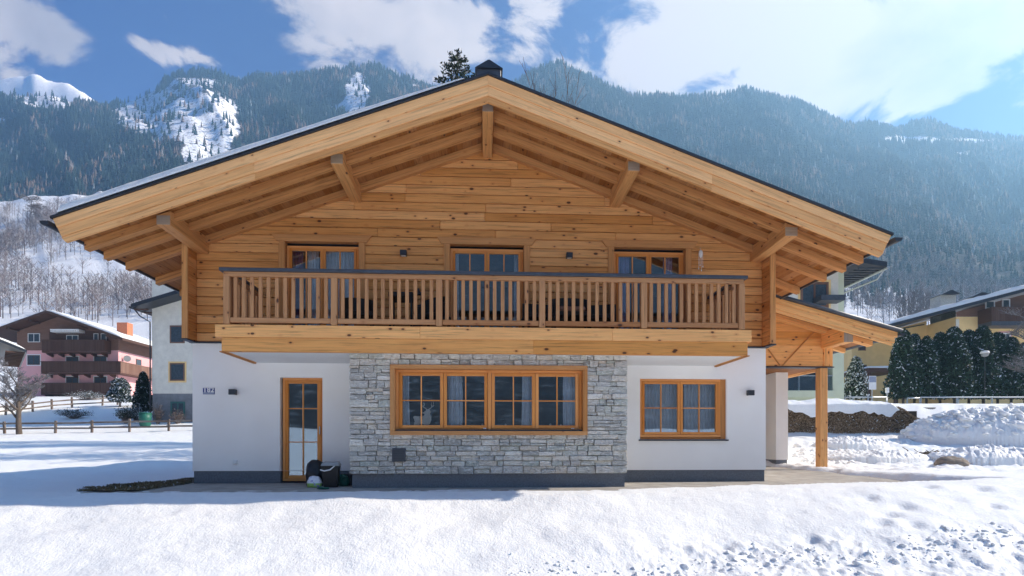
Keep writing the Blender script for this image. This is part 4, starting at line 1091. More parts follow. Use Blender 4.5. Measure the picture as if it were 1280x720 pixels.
def blob(name, loc, rad, mat, label, cat, squash=.8, seed=0, group=None, rough=.14, flat=.0):
    bm = bmesh.new(); bmesh.ops.create_icosphere(bm, subdivisions=4, radius=1)
    P_ = np.array([v.co[:] for v in bm.verts]); n_ = fbm(P_[:, 0]*1.7+seed, P_[:, 1]*1.7+P_[:, 2]*2.1+seed*3, 5, seed+1, .6)
    for v, q in zip(bm.verts, n_):
        v.co *= 1+rough*2*q; v.co.x *= rad[0]; v.co.y *= rad[1]; v.co.z = max(v.co.z, -.55)*rad[2]+.55*rad[2]
    me = bpy.data.meshes.new(name); bm.to_mesh(me); bm.free(); me.polygons.foreach_set('use_smooth', [True]*len(me.polygons)); me.materials.append(M[mat])
    o_ = bpy.data.objects.new(name, me); COL.objects.link(o_); o_.location = loc
    return tag(o_, label, cat, group)
blob('rubbish_bag', (XY(395, 10.85), 10.85, -.005), (.19, .17, .31), 'blackbag', 'round black rubbish bag behind the black bin by the glazed door', 'bag', seed=3)
blob('green_bag', (XY(429.5, 10.75), 10.75, -.005), (.10, .1, .15), 'green', 'small green plastic bag on the floor right of the black bin', 'bag', seed=6)
t = empty('dark_crate', (XY(433.5, 10.9), 10.9, -.005), 0, 'small dark open crate against the left edge of the stone bay', 'crate')
mb = MB(); mb.box(-.09, .09, -.1, .1, 0, .02); mb.box(-.09, .09, -.1, -.085, .02, .22); mb.box(-.09, .09, .085, .1, .02, .22); mb.box(-.09, -.075, -.085, .085, .02, .22); mb.box(.075, .09, -.085, .085, .02, .22); mb.build('crate_body', 'metal', t, .004)
m, nt, out = newmat('printed_bag')
co = nd(nt, 'ShaderNodeTexCoord').outputs['Object']; sx_ = nd(nt, 'ShaderNodeSeparateXYZ', {0: co}).outputs
nz = nd(nt, 'ShaderNodeTexNoise', {'Vector': co, 'Scale': 16, 'Detail': 2}).outputs[0]
bc = mixc(nt, mapr(nt, sx_[2], .085, .07), (.75, .76, .82), (.35, .55, .12)); bc = mixc(nt, mapr(nt, nz, .60, .64, 0, .8), bc, (.25, .2, .55))
bsdf(nt, out, Base_Color=bc, Roughness=.35); M['printedbag'] = m
blob('printed_bag', (XY(393, 10.45), 10.45, -.005), (.14, .08, .135), 'printedbag', 'white and green plastic package lying in front of the black rubbish bag', 'package', seed=9, rough=.1)
blob('crumpled_wrapper', (XY(404, 10.05), 10.05, -.012), (.09, .06, .03), 'green', 'flat crumpled green wrapper on the snow in front of the bin', 'wrapper', seed=12, rough=.3)
# bare earth and grass left of the chalet
# ================================================================ NEIGHBOURHOOD
def gz(x, y): return float(height(np.array([x]), np.array([y]))[0])
class Site:
    def __init__(s, name, px0, py0, d, label, cat='house', group=None):
        s.px0, s.py0, s.d = px0, py0, d; s.k = d/FPX
        p = at_d(px0, py0, d); s.o = empty(name, p, -TH, label, cat, group)
    def X(s, px): return (px-s.px0)*s.k
    def Z(s, py): return (s.py0-py)*s.k
    def XD(s, px, dy): return (px-CXP)/FPX*(s.d+dy)-(s.px0-CXP)/FPX*s.d
    def ZD(s, py, dy): return (HYP-py)/FPX*(s.d+dy)-(HYP-s.py0)/FPX*s.d
    def put(s, mb, name, mat, bevel=0, parent=None): return mb.build(name, mat, parent or s.o, bevel)
def bwin(parent, x0, x1, z0, z1, y, fm='white', mull=1, bars=0, fw=.07, glass='farglass', surround=None, name='window'):
    """window on a wall facing -y (local)"""
    mb = MB()
    if surround:
        q = MB(); g = .13; q.box(x0-g, x1+g, y-.012, y+.02, z1+.001, z1+g); q.box(x0-g, x1+g, y-.012, y+.02, z0-g, z0-.001); q.box(x0-g, x0-.001, y-.012, y+.02, z0, z1); q.box(x1+.001, x1+g, y-.012, y+.02, z0, z1)
    mb.box(x0, x1, y-.04, y+.03, z1-fw, z1, 0); mb.box(x0, x1, y-.04, y+.03, z0, z0+fw, 0)
    mb.box(x0, x0+fw, y-.04, y+.03, z0+fw, z1-fw, 2); mb.box(x1-fw, x1, y-.04, y+.03, z0+fw, z1-fw, 2)
    for k in range(1, mull+1):
        xm = x0+(x1-x0)*k/(mull+1); mb.box(xm-fw*.4, xm+fw*.4, y-.035, y+.03, z0+fw, z1-fw, 2)
    for k in range(1, bars+1):
        zm = z0+(z1-z0)*k/(bars+1); mb.box(x0+fw, x1-fw, y-.03, y+.03, zm-fw*.25, zm+fw*.25, 0)
    o = mb.build(name, fm, parent)
    MB().box(x0+fw*.9, x1-fw*.9, y-.018, y+.02, z0+fw*.9, z1-fw*.9).build('pane', glass, o)
    if surround: q.build('surround', surround, o)
    return o
def gable_roof(s, xa, za_, xl, xr, pitch, y0, y1, th=.28, mat='darkroof', pitchr=None):
    pr = pitchr or pitch; mb = MB()
    zl, zr = za_-(xa-xl)*pitch, za_-(xr-xa)*pr
    mb.hexa([(xl,y0,zl-th),(xa,y0,za_-th),(xa,y1,za_-th),(xl,y1,zl-th),(xl,y0,zl),(xa,y0,za_),(xa,y1,za_),(xl,y1,zl)])
    mb.hexa([(xa,y0,za_-th),(xr,y0,zr-th),(xr,y1,zr-th),(xa,y1,za_-th),(xa,y0,za_),(xr,y0,zr),(xr,y1,zr),(xa,y1,za_)])
    return s.put(mb, 'roof', mat)
def snow_layer(s, label, x0, z0, x1, z1, y0, y1, th):
    M3 = Matrix.Translation(s.o.location) @ Matrix.Rotation(s.o.rotation_euler.z, 4, 'Z')
    def f(a, b):
        p = M3 @ Vector((x0+(x1-x0)*a, y0+(y1-y0)*b, z0+(z1-z0)*a)); return p.x, p.y, p.z+.01, th
    o = thin_snow('roof_snow', f, 26, 26); return tag(o, label, 'snow', 'snow lying on the neighbouring roofs')
def plank_rail(s, x0, x1, y, z0, z1, mat, name='railing', parent=None, side=None):
    mb = MB(); n = max(2, int((x1-x0)/.16)); w = (x1-x0)/n
    for k in range(n): mb.box(x0+k*w+.01, x0+(k+1)*w-.01, y-.02, y+.02, z0, z1-.05, 2)
    mb.box(x0-.03, x1+.03, y-.06, y+.06, z1-.05, z1+.03, 0)
    if side is not None:
        for xx, yy1 in side: mb.box(xx-.02, xx+.02, y+.021, yy1, z0, z1, 1)
    return s.put(mb, name, mat, parent=parent)
# ---- pink house
s = Site('pink_house', 22, 496, 75, 'pink three storey house with dark brown timber balconies and a wide snowy gable roof')
x0, x1 = s.X(22), s.X(148); zt = s.Z(438); apx, apz = s.X(72), s.Z(392)
mb = MB(); mb.box(x0, x1, 0, 12.5, -1.5, zt); s.put(mb, 'wall', 'pink')
mb = MB(); pt = .36
zl, zr = apz-.45-(apx-x0)*pt, apz-.45-(x1-apx)*pt
mb.quad([(x0-.05,-.05,zt),(x1+.05,-.05,zt),(x1+.05,-.05,zr),(apx,-.05,apz-.45),(x0-.05,-.05,zl)], [(0,zt),(14,zt),(14,zr),(5,apz),(0,zl)])
mb.quad([(x1+.05,-.05,zt),(x1+.05,12.55,zt),(x1+.05,12.55,zr),(x1+.05,-.05,zr)], [(0,0),(12,0),(12,3),(0,3)])
mb.quad([(x0-.05,12.55,zt),(x0-.05,-.05,zt),(x0-.05,-.05,zl),(x0-.05,12.55,zl)], [(0,0),(12,0),(12,3),(0,3)])
mb.quad([(x1+.05,-.05,zt),(x0-.05,-.05,zt),(x0-.05,12.55,zt),(x1+.05,12.55,zt)])
s.put(mb, 'timber_gable', 'brownwood')
mb = MB(); mb.box(s.X(62.5), s.X(136), -.12, -.06, zt+.1, zt+2.6); s.put(mb, 'loggia_shade_panel', 'darkwood')  # flat dark panel on the gable; its colour stands in for loggia shade
rf_ = gable_roof(s, apx, apz, s.X(-6), x1+1.9, pt, -1.9, 14, .32, 'darkwood')
mb = MB(); mb.box(s.XD(146, 4), s.XD(159, 4), 4, 5.2, s.Z(428), s.ZD(403, 4)); s.put(mb, 'chimney', 'brick', parent=rf_)
mb = MB()
for fx in (x0+.2, s.X(50), s.X(110), x1-.3): mb.box(fx-.1, fx+.1, -1.8, -.05, apz-.32-abs(fx-apx)*pt-.26, apz-.33-abs(fx-apx)*pt)
s.put(mb, 'purlins', 'darkwood', parent=rf_)
for (za_, zb_, xs0, xs1, wrap) in ((s.Z(441), s.Z(427), 62, 139, 3), (s.Z(467), s.Z(453.5), 61, 149, 12), (s.Z(493), s.Z(480), 61, 150, 3)):
    mb = MB(); X0, X1 = s.X(xs0), s.X(xs1)
    mb.box(X0, X1, -1.25, -.06, za_-.18, za_-.02, 0)
    if wrap > 5: mb.box(x1+.06, x1+1.15, -1.25, 12, za_-.18, za_-.021, 1)
    bo = s.put(mb, 'balcony', 'darkwood')
    plank_rail(s, X0, X1+(1.1 if wrap > 5 else 0), -1.25, za_, zb_, 'darkwood', parent=bo, side=[(X0, -.05)]+([] if wrap > 5 else [(X1, -.05)]))
    if wrap > 5:
        mb = MB(); n_ = 60
        for k in range(n_): mb.box(x1+1.13, x1+1.17, -1.2+k*.22, -1.2+k*.22+.2, za_, zb_-.05, 2)
        mb.box(x1+1.09, x1+1.21, -1.2, 12, zb_-.05, zb_+.03, 1); s.put(mb, 'railing', 'brownwood', parent=bo)
    for k in range(6):
        xx = X0+.5+(X1-X0-1)*k/5
        mb = MB(); mb.hexa([(xx-.1,-.9,za_-.4),(xx+.1,-.9,za_-.4),(xx+.1,-.05,za_-.62),(xx-.1,-.05,za_-.62),(xx-.1,-1.15,za_-.181),(xx+.1,-1.15,za_-.181),(xx+.1,-.05,za_-.181),(xx-.1,-.05,za_-.181)])
        mb.build('bracket', 'darkwood', bo)
for (a, b, c, d_) in ((83, 98, 446, 462), (118, 133, 445, 462), (83, 98, 471, 490), (118, 133, 471, 490)):
    bwin(s.o, s.X(a), s.X(b), s.Z(d_), s.Z(c), 0, 'darkwood', 1, fw=.09, surround='white')
bwin(s.o, s.X(34.5), s.X(50), s.Z(456), s.Z(444), 0, 'darkwood', 1, fw=.09, surround='white')
for (a, b, c, d_) in ((36, 51, 417, 428), (84, 99, 419, 428), (118, 124, 417, 426), (127, 134, 417, 426)):
    bwin(s.o, s.X(a), s.X(b), s.Z(d_), s.Z(c), -.13, 'white', 1 if b-a > 8 else 0, fw=.08)
mb = MB()
for k in range(16): mb.box(s.X(72)+k*.245, s.X(72)+k*.245+.13, -1.2, -.1, s.Z(417), s.Z(414.5))
aw = s.put(mb, 'awning', 'white'); mb = MB(); mb.box(s.X(72), s.X(107), -1.25, -.12, s.Z(414.4), s.Z(413.6)); s.put(mb, 'awning_box', 'white')
for yy in (3.5, 8): 
    for zc_ in (s.Z(450), s.Z(478)):
        mb = MB(); mb.box(x1-.02, x1+.05, yy, yy+1.1, zc_-.6, zc_+.7); o_ = s.put(mb, 'side_window', 'darkwood'); mb = MB(); mb.box(x1+.04, x1+.06, yy+.1, yy+1.0, zc_-.5, zc_+.6); s.put(mb, 'pane', 'farglass', parent=o_)
mb = MB(); mb.lathe([(.02, 0), (.3, .06), (.45, .16)], n=14); o_ = mb.build('satellite_dish', 'grey', s.o); o_.rotation_euler = (PI/2, 0, .6); o_.location = (x1+.5, 1.0, s.Z(447))
MB().bar((x1, 1.1, s.Z(447)), (x1+.5, 1.0, s.Z(447)), .05, .05).build('dish_arm', 'grey', s.o)
snow_layer(s, 'white snow on the right roof slope of the pink house', apx+.1, apz, x1+1.7, apz-(x1+1.7-apx)*pt, -1.8, 13.8, .30)
snow_layer(s, 'white snow on the left roof slope of the pink house', s.X(-6)+.2, apz-(apx-s.X(-6)-.2)*pt, apx-.1, apz, -1.7, 13.8, .14)
# ---- white house with grey base
s = Site('white_house', 190, 529, 42, 'tall off-white rendered house with a grey base storey just left of the chalet')
X1 = s.X(300)
mb = MB(); mb.box(0, X1, 0, 9, s.Z(492), s.Z(352)); s.put(mb, 'wall', 'cream')
mb = MB(); mb.box(.02, X1, .03, 9, -1.5, s.Z(492)); s.put(mb, 'base_storey', 'greybase')
for (a, b, c, d_) in ((212.5, 231, 407, 429), (212.5, 231, 454, 476)): bwin(s.o, s.X(a), s.X(b), s.Z(d_), s.Z(c), 0, 'brownwood', 0, fw=.09, surround='orange' if c > 450 else None)
bwin(s.o, s.X(213), s.X(231), s.Z(520), s.Z(502), .03, 'shutter', 1, fw=.13)
mb = MB(); pz = .30; xe = s.XD(163.5, -1.3); ze = s.ZD(382, -1.3)
mb.hexa([(xe,-1.3,ze-.14),(X1,-1.3,ze-.14+(X1-xe)*pz),(X1,10,ze-.14+(X1-xe)*pz),(xe,10,ze-.14),(xe,-1.3,ze+.14),(X1,-1.3,ze+.14+(X1-xe)*pz),(X1,10,ze+.14+(X1-xe)*pz),(xe,10,ze+.14)])
rf_ = s.put(mb, 'roof', 'metal')
for k in range(10): s.put(MB().box(xe+.05, .3, -1.0+k*1.1, -1.0+k*1.1+.12, ze-.24, ze-.14), 'rafter_tail', 'darkwood', parent=rf_)
mb = MB(); mb.tube([(xe-.06, -1.35, ze-.12), (xe-.06, 9.8, ze-.12)], [.08, .08], 8); mb.tube([(xe-.06, -.8, ze-.15), (xe+.2, -.6, ze-.6), (-.08, -.1, ze-.95), (-.07, -.08, .3)], [.05]*4, 7); s.put(mb, 'gutter', 'metal', parent=rf_)
snow_layer(s, 'snow on the roof of the tall off-white house', xe+.15, ze+.15, X1, ze+.14+(X1-xe)*pz, -1.1, 9.8, .12)
# ---- house at the far left (only its eave shows)
s = Site('left_edge_house', -10, 520, 45, 'house at the left picture edge of which only a snowy roof corner shows')
s.o.rotation_euler.z = -TH+.76
mb = MB(); mb.box(s.X(-120), s.X(-14), 0, 9, -2, s.Z(446)); s.put(mb, 'wall', 'cream')
rf_ = gable_roof(s, s.X(-65), s.Z(400), s.X(-155), s.X(22), .42, -1.5, 10.5, .22, 'metal')
for k in range(11): s.put(MB().box(s.X(2), s.X(20), -1.3+k*1.1, -1.3+k*1.1+.14, s.Z(441), s.Z(439.2)), 'rafter_tail', 'darkwood', parent=rf_)
xl_, xr_ = s.X(-65), s.X(21); snow_layer(s, 'snow on the roof corner at the left picture edge', xl_, s.Z(400)+.02, xr_, s.Z(400)-(xr_-xl_)*.42, -1.4, 10.3, .14)
bwin(s.o, s.X(-60), s.X(-40), s.Z(480), s.Z(455), 0, 'brownwood', 1)
# ---- pale green house on the right
s = Site('green_house', 1055, 500, 29, 'pale green rendered house behind the annex with a dark overhanging roof')
xL = s.X(860); 
mb = wall_sheet(xL, 0, -1.5, s.Z(318), 0, [(s.X(900), s.X(1041), s.Z(488), s.Z(441))], 1.2)
mb.quad([(0,0,-1.5),(0,9,-1.5),(0,9,s.Z(318)),(0,0,s.Z(318))]); mb.quad([(xL,1.2,-1),(0,1.2,-1),(0,1.2,s.Z(318)),(xL,1.2,s.Z(318))]); 
s.put(mb, 'wall', 'greenish')
mb = MB(); mb.box(xL, s.X(1047.5), -.03, -.005, s.Z(436), s.Z(318)); s.put(mb, 'white_panel', 'cream')
mb = MB(); mb.box(s.X(900), s.X(1043), -.12, .0, s.Z(497), s.Z(488.5)); s.put(mb, 'parapet', 'greenish')
mb = MB(); mb.box(s.X(900)+.02, s.X(1041)-.02, 1.12, 1.18, s.Z(488), s.Z(441)); lg = s.put(mb, 'loggia_glazing', 'farglass')
mb = MB()
for px in (930, 962, 988, 1012): mb.box(s.X(px)-.03, s.X(px)+.03, 1.05, 1.12, s.Z(488), s.Z(441), 2)
s.put(mb, 'glazing_bar', 'white', parent=lg)
mb = MB(); mb.box(s.X(900), s.X(1041), .03, .06, s.Z(488), s.Z(470)); s.put(mb, 'glass_balustrade', 'glass')
mb = MB(); mb.box(s.X(900), s.X(1041), .0, .09, s.Z(470), s.Z(469)); s.put(mb, 'handrail', 'steel')
bwin(s.o, s.X(1000), s.X(1035), s.Z(385), s.Z(353), -.03, 'brownwood', 1, fw=.12, surround='orange')
mb = MB(); mb.box(s.X(1016), s.X(1045), -.8, -.04, s.Z(380), s.Z(373.5)); s.put(mb, 'flower_box', 'metalblue')
mb = MB(); xr, ze, pz = s.XD(1109, -1.2), s.ZD(331, -1.2), .16
mb.hexa([(xL,-1.2,ze-.10+(xr-xL)*pz),(xr,-1.2,ze-.10),(xr,10,ze-.10),(xL,10,ze-.10+(xr-xL)*pz),(xL,-1.2,ze+.16+(xr-xL)*pz),(xr,-1.2,ze+.16),(xr,10,ze+.16),(xL,10,ze+.16+(xr-xL)*pz)])
rf_ = s.put(mb, 'roof', 'metal')
mb = MB()
for k in range(28): mb.box(.1, xr-.1, -1.1+k*.4, -1.1+k*.4+.07, ze-.16, ze-.10)
s.put(mb, 'soffit_slats', 'metal', parent=rf_)
mb = MB(); mb.tube([(xr+.05, -1.2, ze-.13), (xr+.05, 10, ze-.13)], [.07, .07], 8); mb.tube([(xr+.05, -.9, ze-.15), (xr-.1, -.6, ze-.55), (.1, 6, ze-.9)], [.035]*3, 6); s.put(mb, 'gutter', 'steel', parent=rf_)
mb = MB(); mb.lathe([(.12, 0), (.15, .22), (.16, .24)], n=12); 
pp = at_d(1046, 479, 29.4); 
pot = empty('potted_conifer', pp, 0, 'small conifer in a pot on the loggia of the pale green house', 'plant'); mb.build('pot', 'brick', pot)
# ---- foliage helper
def leafcloud(name, pts, size, mat, parent=None, up=.3, nrm=None):
    pts = np.asarray(pts, float); n = len(pts); r_ = np.random.RandomState(len(pts) % 97+3)
    a = r_.normal(size=(n, 3)); a[:, 2] += up; a /= np.linalg.norm(a, axis=1)[:, None]
    b = np.cross(a, r_.normal(size=(n, 3))); b /= np.linalg.norm(b, axis=1)[:, None]+1e-9
    sz = np.asarray(size)*r_.uniform(.6, 1.3, n); a = a*sz[:, None]; b = b*(sz*.45)[:, None]
    V = np.stack([pts-a*.5-b*.2, pts-b*.5, pts+a*.6, pts+b*.5], 1).reshape(-1, 3); F = np.arange(4*n).reshape(-1, 4)
    return npmesh(name, V, F, mat, False, parent=parent)
def column_pts(n, h, r, seed, lumps=5, pointy=1.0):
    r_ = np.random.RandomState(seed); z = r_.uniform(0, 1, n)**.9; th = r_.uniform(0, 2*PI, n)
    prof = np.minimum(1, (z+.06)/.16)**.5*np.clip(1-z, 0, 1)**(.43*pointy)*(1-.12*z)
    lump = 1+.36*fbm(th*1.3+seed, z*lumps, 3, seed)+.10*fbm(th*5, z*16, 2, seed+2)
    rr = r*prof*lump*(1-.35*r_.uniform(0, 1, n)**2.2)
    return np.stack([rr*np.cos(th), rr*np.sin(th), .05+z*h*(1+.0*th)], 1)
lc = column_pts(500, .75, .2, 2); o_ = leafcloud('foliage', lc, .07, 'thuja', pot); o_.location = (0, 0, .2)
def thuja(px, ytop, ybase, d, wpx, label, seed, n=8200, mat='thuja', group='tall thuja hedge columns', name='thuja', cat='hedge plant', ptd=1.0):
    p = at_d(px, ybase, d); h = (ybase-ytop)*d/FPX; r = wpx*d/FPX/2
    t = empty(name, p, 0, label, cat, group)
    MB().tube([(0, 0, -.4), (0, 0, h*.8)], [.08, .03], 6).build('trunk', 'bark', t)
    q = column_pts(n, h, r, seed, 6, ptd); leafcloud('foliage', q, .17*(d/36), mat, t, .5)
    mb = MB(); mb.lathe([(r*.35, .1), (r*.62, h*.2), (r*.58, h*.5), (r*.4, h*.75), (r*.08, h*.92)], n=9); mb.build('inner_foliage', 'thujacore', t)
    return t
M['hedgecore'] = plain('hedge_inner', (.07, .052, .035), .95, var=.4)
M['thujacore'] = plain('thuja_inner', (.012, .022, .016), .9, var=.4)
TH_ = [(1129, 413, 22), (1143, 419, 20), (1158, 422, 20), (1175, 417, 22), (1193, 410, 26), (1211, 414, 24), (1229, 409, 24), (1247, 417, 24), (1264, 423, 24), (1281, 430, 26), (1300, 425, 26)]
ORD = ['first', 'second', 'third', 'fourth', 'fifth', 'sixth', 'seventh', 'eighth', 'ninth', 'tenth', 'eleventh']
for i, (px, yt, w) in enumerate(TH_):
    thuja(px, yt, 499, 36+.4*(i % 2), w*1.95, 'dark snow-flecked thuja, %s from the left in the tall hedge before the orange house' % ORD[i], 20+i)
thuja(1070, 447, 500, 33, 30, 'snow-dusted conifer beside the pale green house, before the dark wooden building', 55, 4200, 'snowspruce', None, 'conifer', 'tree')
# ---- orange house
s = Site('orange_house', 1095, 500, 48, 'orange rendered house with a dark timber gable, balcony and long snowy roof')
xa, xb = s.X(1195), s.X(1440)
ptc = .262; ex_, ez_ = s.XD(1112, -1.2), s.ZD(405, -1.2); apx = s.X(1395); 
def rz_(x): return ez_+(x-ex_)*ptc
mb = MB(); mb.hexa([(0,3.4,-2),(xa,3.4,-2),(xa,13,-2),(0,13,-2),(0,3.4,rz_(0)-.43),(xa,3.4,rz_(xa)-.43),(xa,13,rz_(xa)-.43),(0,13,rz_(0)-.43)])
mb.box(xa-.0, xb, 0, 12.5, -2, s.Z(396)); s.put(mb, 'wall', 'orange')
mb = MB(); mb.quad([(xa,-.02,s.Z(396)),(xb,-.02,s.Z(396)),(xb,-.02,rz_(apx)-.5-(xb-apx)*ptc),(apx,-.02,rz_(apx)-.5),(xa,-.02,rz_(xa)-.42)], [(0,0),(17,0),(17,4),(14,6),(0,1)]); s.put(mb, 'timber_gable', 'brownwood')
mb = MB(); mb.box(xa-.02, xa+.25, -.03, .0, -1, s.Z(399)); s.put(mb, 'corner_strip', 'cream')
rf_ = gable_roof(s, apx, rz_(apx), ex_, apx+(apx-ex_), ptc, -1.2, 14, .26, 'metal')
mb = MB(); mb.box(s.XD(1176, 3), s.XD(1195, 3), 3, 4.3, s.Z(400), s.ZD(369, 3)); chm = s.put(mb, 'chimney', 'stone', parent=rf_)
mb = MB(); x_, w_ = s.XD(1185.5, 3), .85; zq = s.ZD(369, 3)-s.Z(369); mb.hexa([(x_-w_,2.6,s.Z(369)+zq),(x_+w_,2.6,s.Z(369)+zq),(x_+w_,4.7,s.Z(369)+zq),(x_-w_,4.7,s.Z(369)+zq),(x_-.1,2.6,s.Z(363.5)+zq),(x_+.1,2.6,s.Z(363.5)+zq),(x_+.1,4.7,s.Z(363.5)+zq),(x_-.1,4.7,s.Z(363.5)+zq)])
mb.build('chimney_cap', 'metal', rf_)
mb = MB(); x_ = s.XD(1226, 5); zq = s.ZD(372, 5); mb.box(x_-.7, x_+.7, 5, 6.2, zq-1.5, zq); mb.hexa([(x_-1.1,4.6,zq),(x_+1.1,4.6,zq),(x_+1.1,6.6,zq),(x_-1.1,6.6,zq),(x_-.3,4.6,zq+.4),(x_+.1,4.6,zq+.4),(x_+.1,6.6,zq+.4),(x_-.3,6.6,zq+.4)]); mb.build('roof_vent', 'metal', rf_)
mb = MB(); X0, X1 = s.X(1222), s.X(1400); mb.box(X0, X1, -1.4, -.03, s.Z(411), s.Z(406), 0); bo = s.put(mb, 'balcony', 'metalblue')
plank_rail(s, X0, X1, -1.4, s.Z(406), s.Z(389), 'darkwood', parent=bo, side=[(X0, -.04)])
for (a, b, c, d_) in ((1231, 1243, 376, 394), (1252, 1262, 374, 398), (1290, 1310, 370, 398)): bwin(s.o, s.X(a), s.X(b), s.Z(d_), s.Z(c), -.03, 'white', 0, 1, fw=.1)
for (a, b, c, d_) in ((1250, 1263, 416, 440), (1208, 1222, 416, 440), (1300, 1315, 416, 440)): bwin(s.o, s.X(a), s.X(b), s.Z(d_), s.Z(c), 0, 'white', 1, 0, fw=.1, surround='pink')
for (a, b, c, d_) in ((1102, 1112, 423, 430), (1103, 1113, 449, 459)): bwin(s.o, s.X(a)*1.0+.1, s.X(b)+.1, s.Z(d_), s.Z(c), 3.4, 'brownwood', 0, 1, fw=.08)
mb = MB(); mb.tube([(xa-.3, 3.3, rz_(xa)-.8), (xa-.9, 3.3, rz_(xa)-.9), (xa-2.6, 3.3, rz_(xa-2.6)-.55)], [.05]*3, 6); s.put(mb, 'downpipe', 'metal')
mb = MB(); mb.box(s.X(1080), s.X(1122), -.5, 3.38, s.Z(466), s.Z(461)); cn = s.put(mb, 'entrance_canopy', 'darkwood')
for px in (1084, 1118): MB().box(s.X(px)-.12, s.X(px)+.12, -.3, -.06, -1, s.Z(466)).build('canopy_post', 'darkwood', cn)
snow_layer(s, 'thick snow on the long left roof slope of the orange house', ex_+.15, ez_+.03, apx, rz_(apx)+.02, -1.15, 13.8, .34)
snow_layer(s, 'snow on the flat entrance canopy of the orange house', s.X(1080), s.Z(460.8), s.X(1122), s.Z(460.8), -.5, 3.3, .16)
# ---- dark wooden building behind
s = Site('dark_barn', 1062, 498, 62, 'dark wooden building with snowy roof behind the conifer, left of the orange house', 'barn')
mb = MB(); mb.box(s.X(1030), s.X(1098), 0, 8, -2, s.Z(438)); s.put(mb, 'wall', 'darkwood')
gable_roof(s, s.X(1050), s.Z(418), s.X(1010), s.X(1104), .32, -1, 9, .3, 'darkwood')
bwin(s.o, s.X(1074), s.X(1082), s.Z(462), s.Z(450), 0, 'brownwood', 1)
snow_layer(s, 'snow on the right roof slope of the dark wooden building', s.X(1050), s.Z(418)+.01, s.X(1103), s.Z(418)-(s.X(1103)-s.X(1050))*.32, -.9, 8.8, .22)
# ---- trees
def bare_tree(name, loc, H, label, seed, spread=.6, trunk=.12, levels=4, mat='bark', tmat='twig', first=.3, nb=6, upw=.35, group=None, cat='tree', twigs=5, minr=.005):
    r_ = random.Random(seed); t = empty(name, loc, 0, label, cat, group); tk = MB(); tw = MB()
    def grow(p, dr, L, r, lv):
        n_ = 4 if lv < 2 else 3; pts = [p]; rads = [r]; q = p; dd = dr
        for k in range(n_):
            dd = (dd+Vector((r_.gauss(0, .16 if lv else .06), r_.gauss(0, .16 if lv else .06), r_.gauss(0, .1)+upw*.12))).normalized(); q = q+dd*L/n_; pts.append(q); rads.append(max(minr*.7, r*(1-.62*(k+1)/n_)))
        (tk if lv < 2 else tw).tube(pts, rads, 7 if lv == 0 else (5 if lv == 1 else 3), cap=False)
        if lv >= levels: return
        m_ = (nb+2 if lv == 0 else (nb if lv == 1 else twigs))
        for k in range(m_):
            f = (first if lv == 0 else .2)+(1-(first if lv == 0 else .2))*(k+r_.uniform(.2, .8))/m_; i = min(n_-1, int(f*n_)); pb = pts[i].lerp(pts[i+1], f*n_-i)
            a = r_.uniform(0, 2*PI); perp = Vector((math.cos(a), math.sin(a), 0)); nd_ = (dd*(1-spread)+perp*spread+Vector((0, 0, upw))).normalized()
            grow(pb, nd_, L*r_.uniform(.42, .62)*(1-.35*f if lv == 0 else 1), max(minr, rads[i]*.5), lv+1)
    grow(Vector((0, 0, -.2)), Vector((0, 0, 1)), H*.72, trunk, 0)
    tk.build('trunk', mat, t, smooth=True); tw.build('crown', tmat, t)
    return t
p = at_d(24, 541, 37); bare_tree('bare_tree', (p.x, p.y, gz(p.x, p.y)), 5.0, 'bare rounded orchard tree with frosted twigs behind the wooden fence', 6, .62, .19, 5, tmat='frost', first=.26, nb=6, upw=.22, twigs=5, minr=.009)
p = at_d(640, 500, 32); bare_tree('bare_tree', (p.x, p.y, gz(p.x, p.y)-.3), 20.4, 'tall bare birch whose thin top shows above the chalet roof right of the chimney', 8, .42, .30, 4, tmat='twig', first=.4, nb=9, upw=.5, twigs=6, minr=.014)
p = at_d(1310, 500, 31); bare_tree('bare_tree', (p.x, p.y, gz(p.x, p.y)-.2), 6.2, 'bare tree at the right edge in front of the orange house balcony', 15, .62, .13, 4, tmat='frost', first=.3, nb=7, upw=.2, twigs=6, minr=.010)
p = at_d(37, 300, 330); bare_tree('larch_tree', (p.x, p.y, gz(p.x, p.y)-1), 24, 'lone bare larch on the snowy crest at the far left', 21, .8, .30, 3, tmat='twig', first=.2, nb=12, upw=.05, twigs=4, minr=.08)
for i, (px, d_, hh) in enumerate(((1132, 110, 9), (1150, 118, 7))):
    p = at_d(px, 420, d_); bare_tree('bare_tree', (p.x, p.y, gz(p.x, p.y)-1), hh+6, ('thin bare tree beyond the left end of the orange house roof', 'thin bare tree just left of the orange house roof snow, right of its neighbour')[i], 31+i, .4, .12, 4, tmat='frost', first=.3, nb=6, upw=.5, minr=.03)
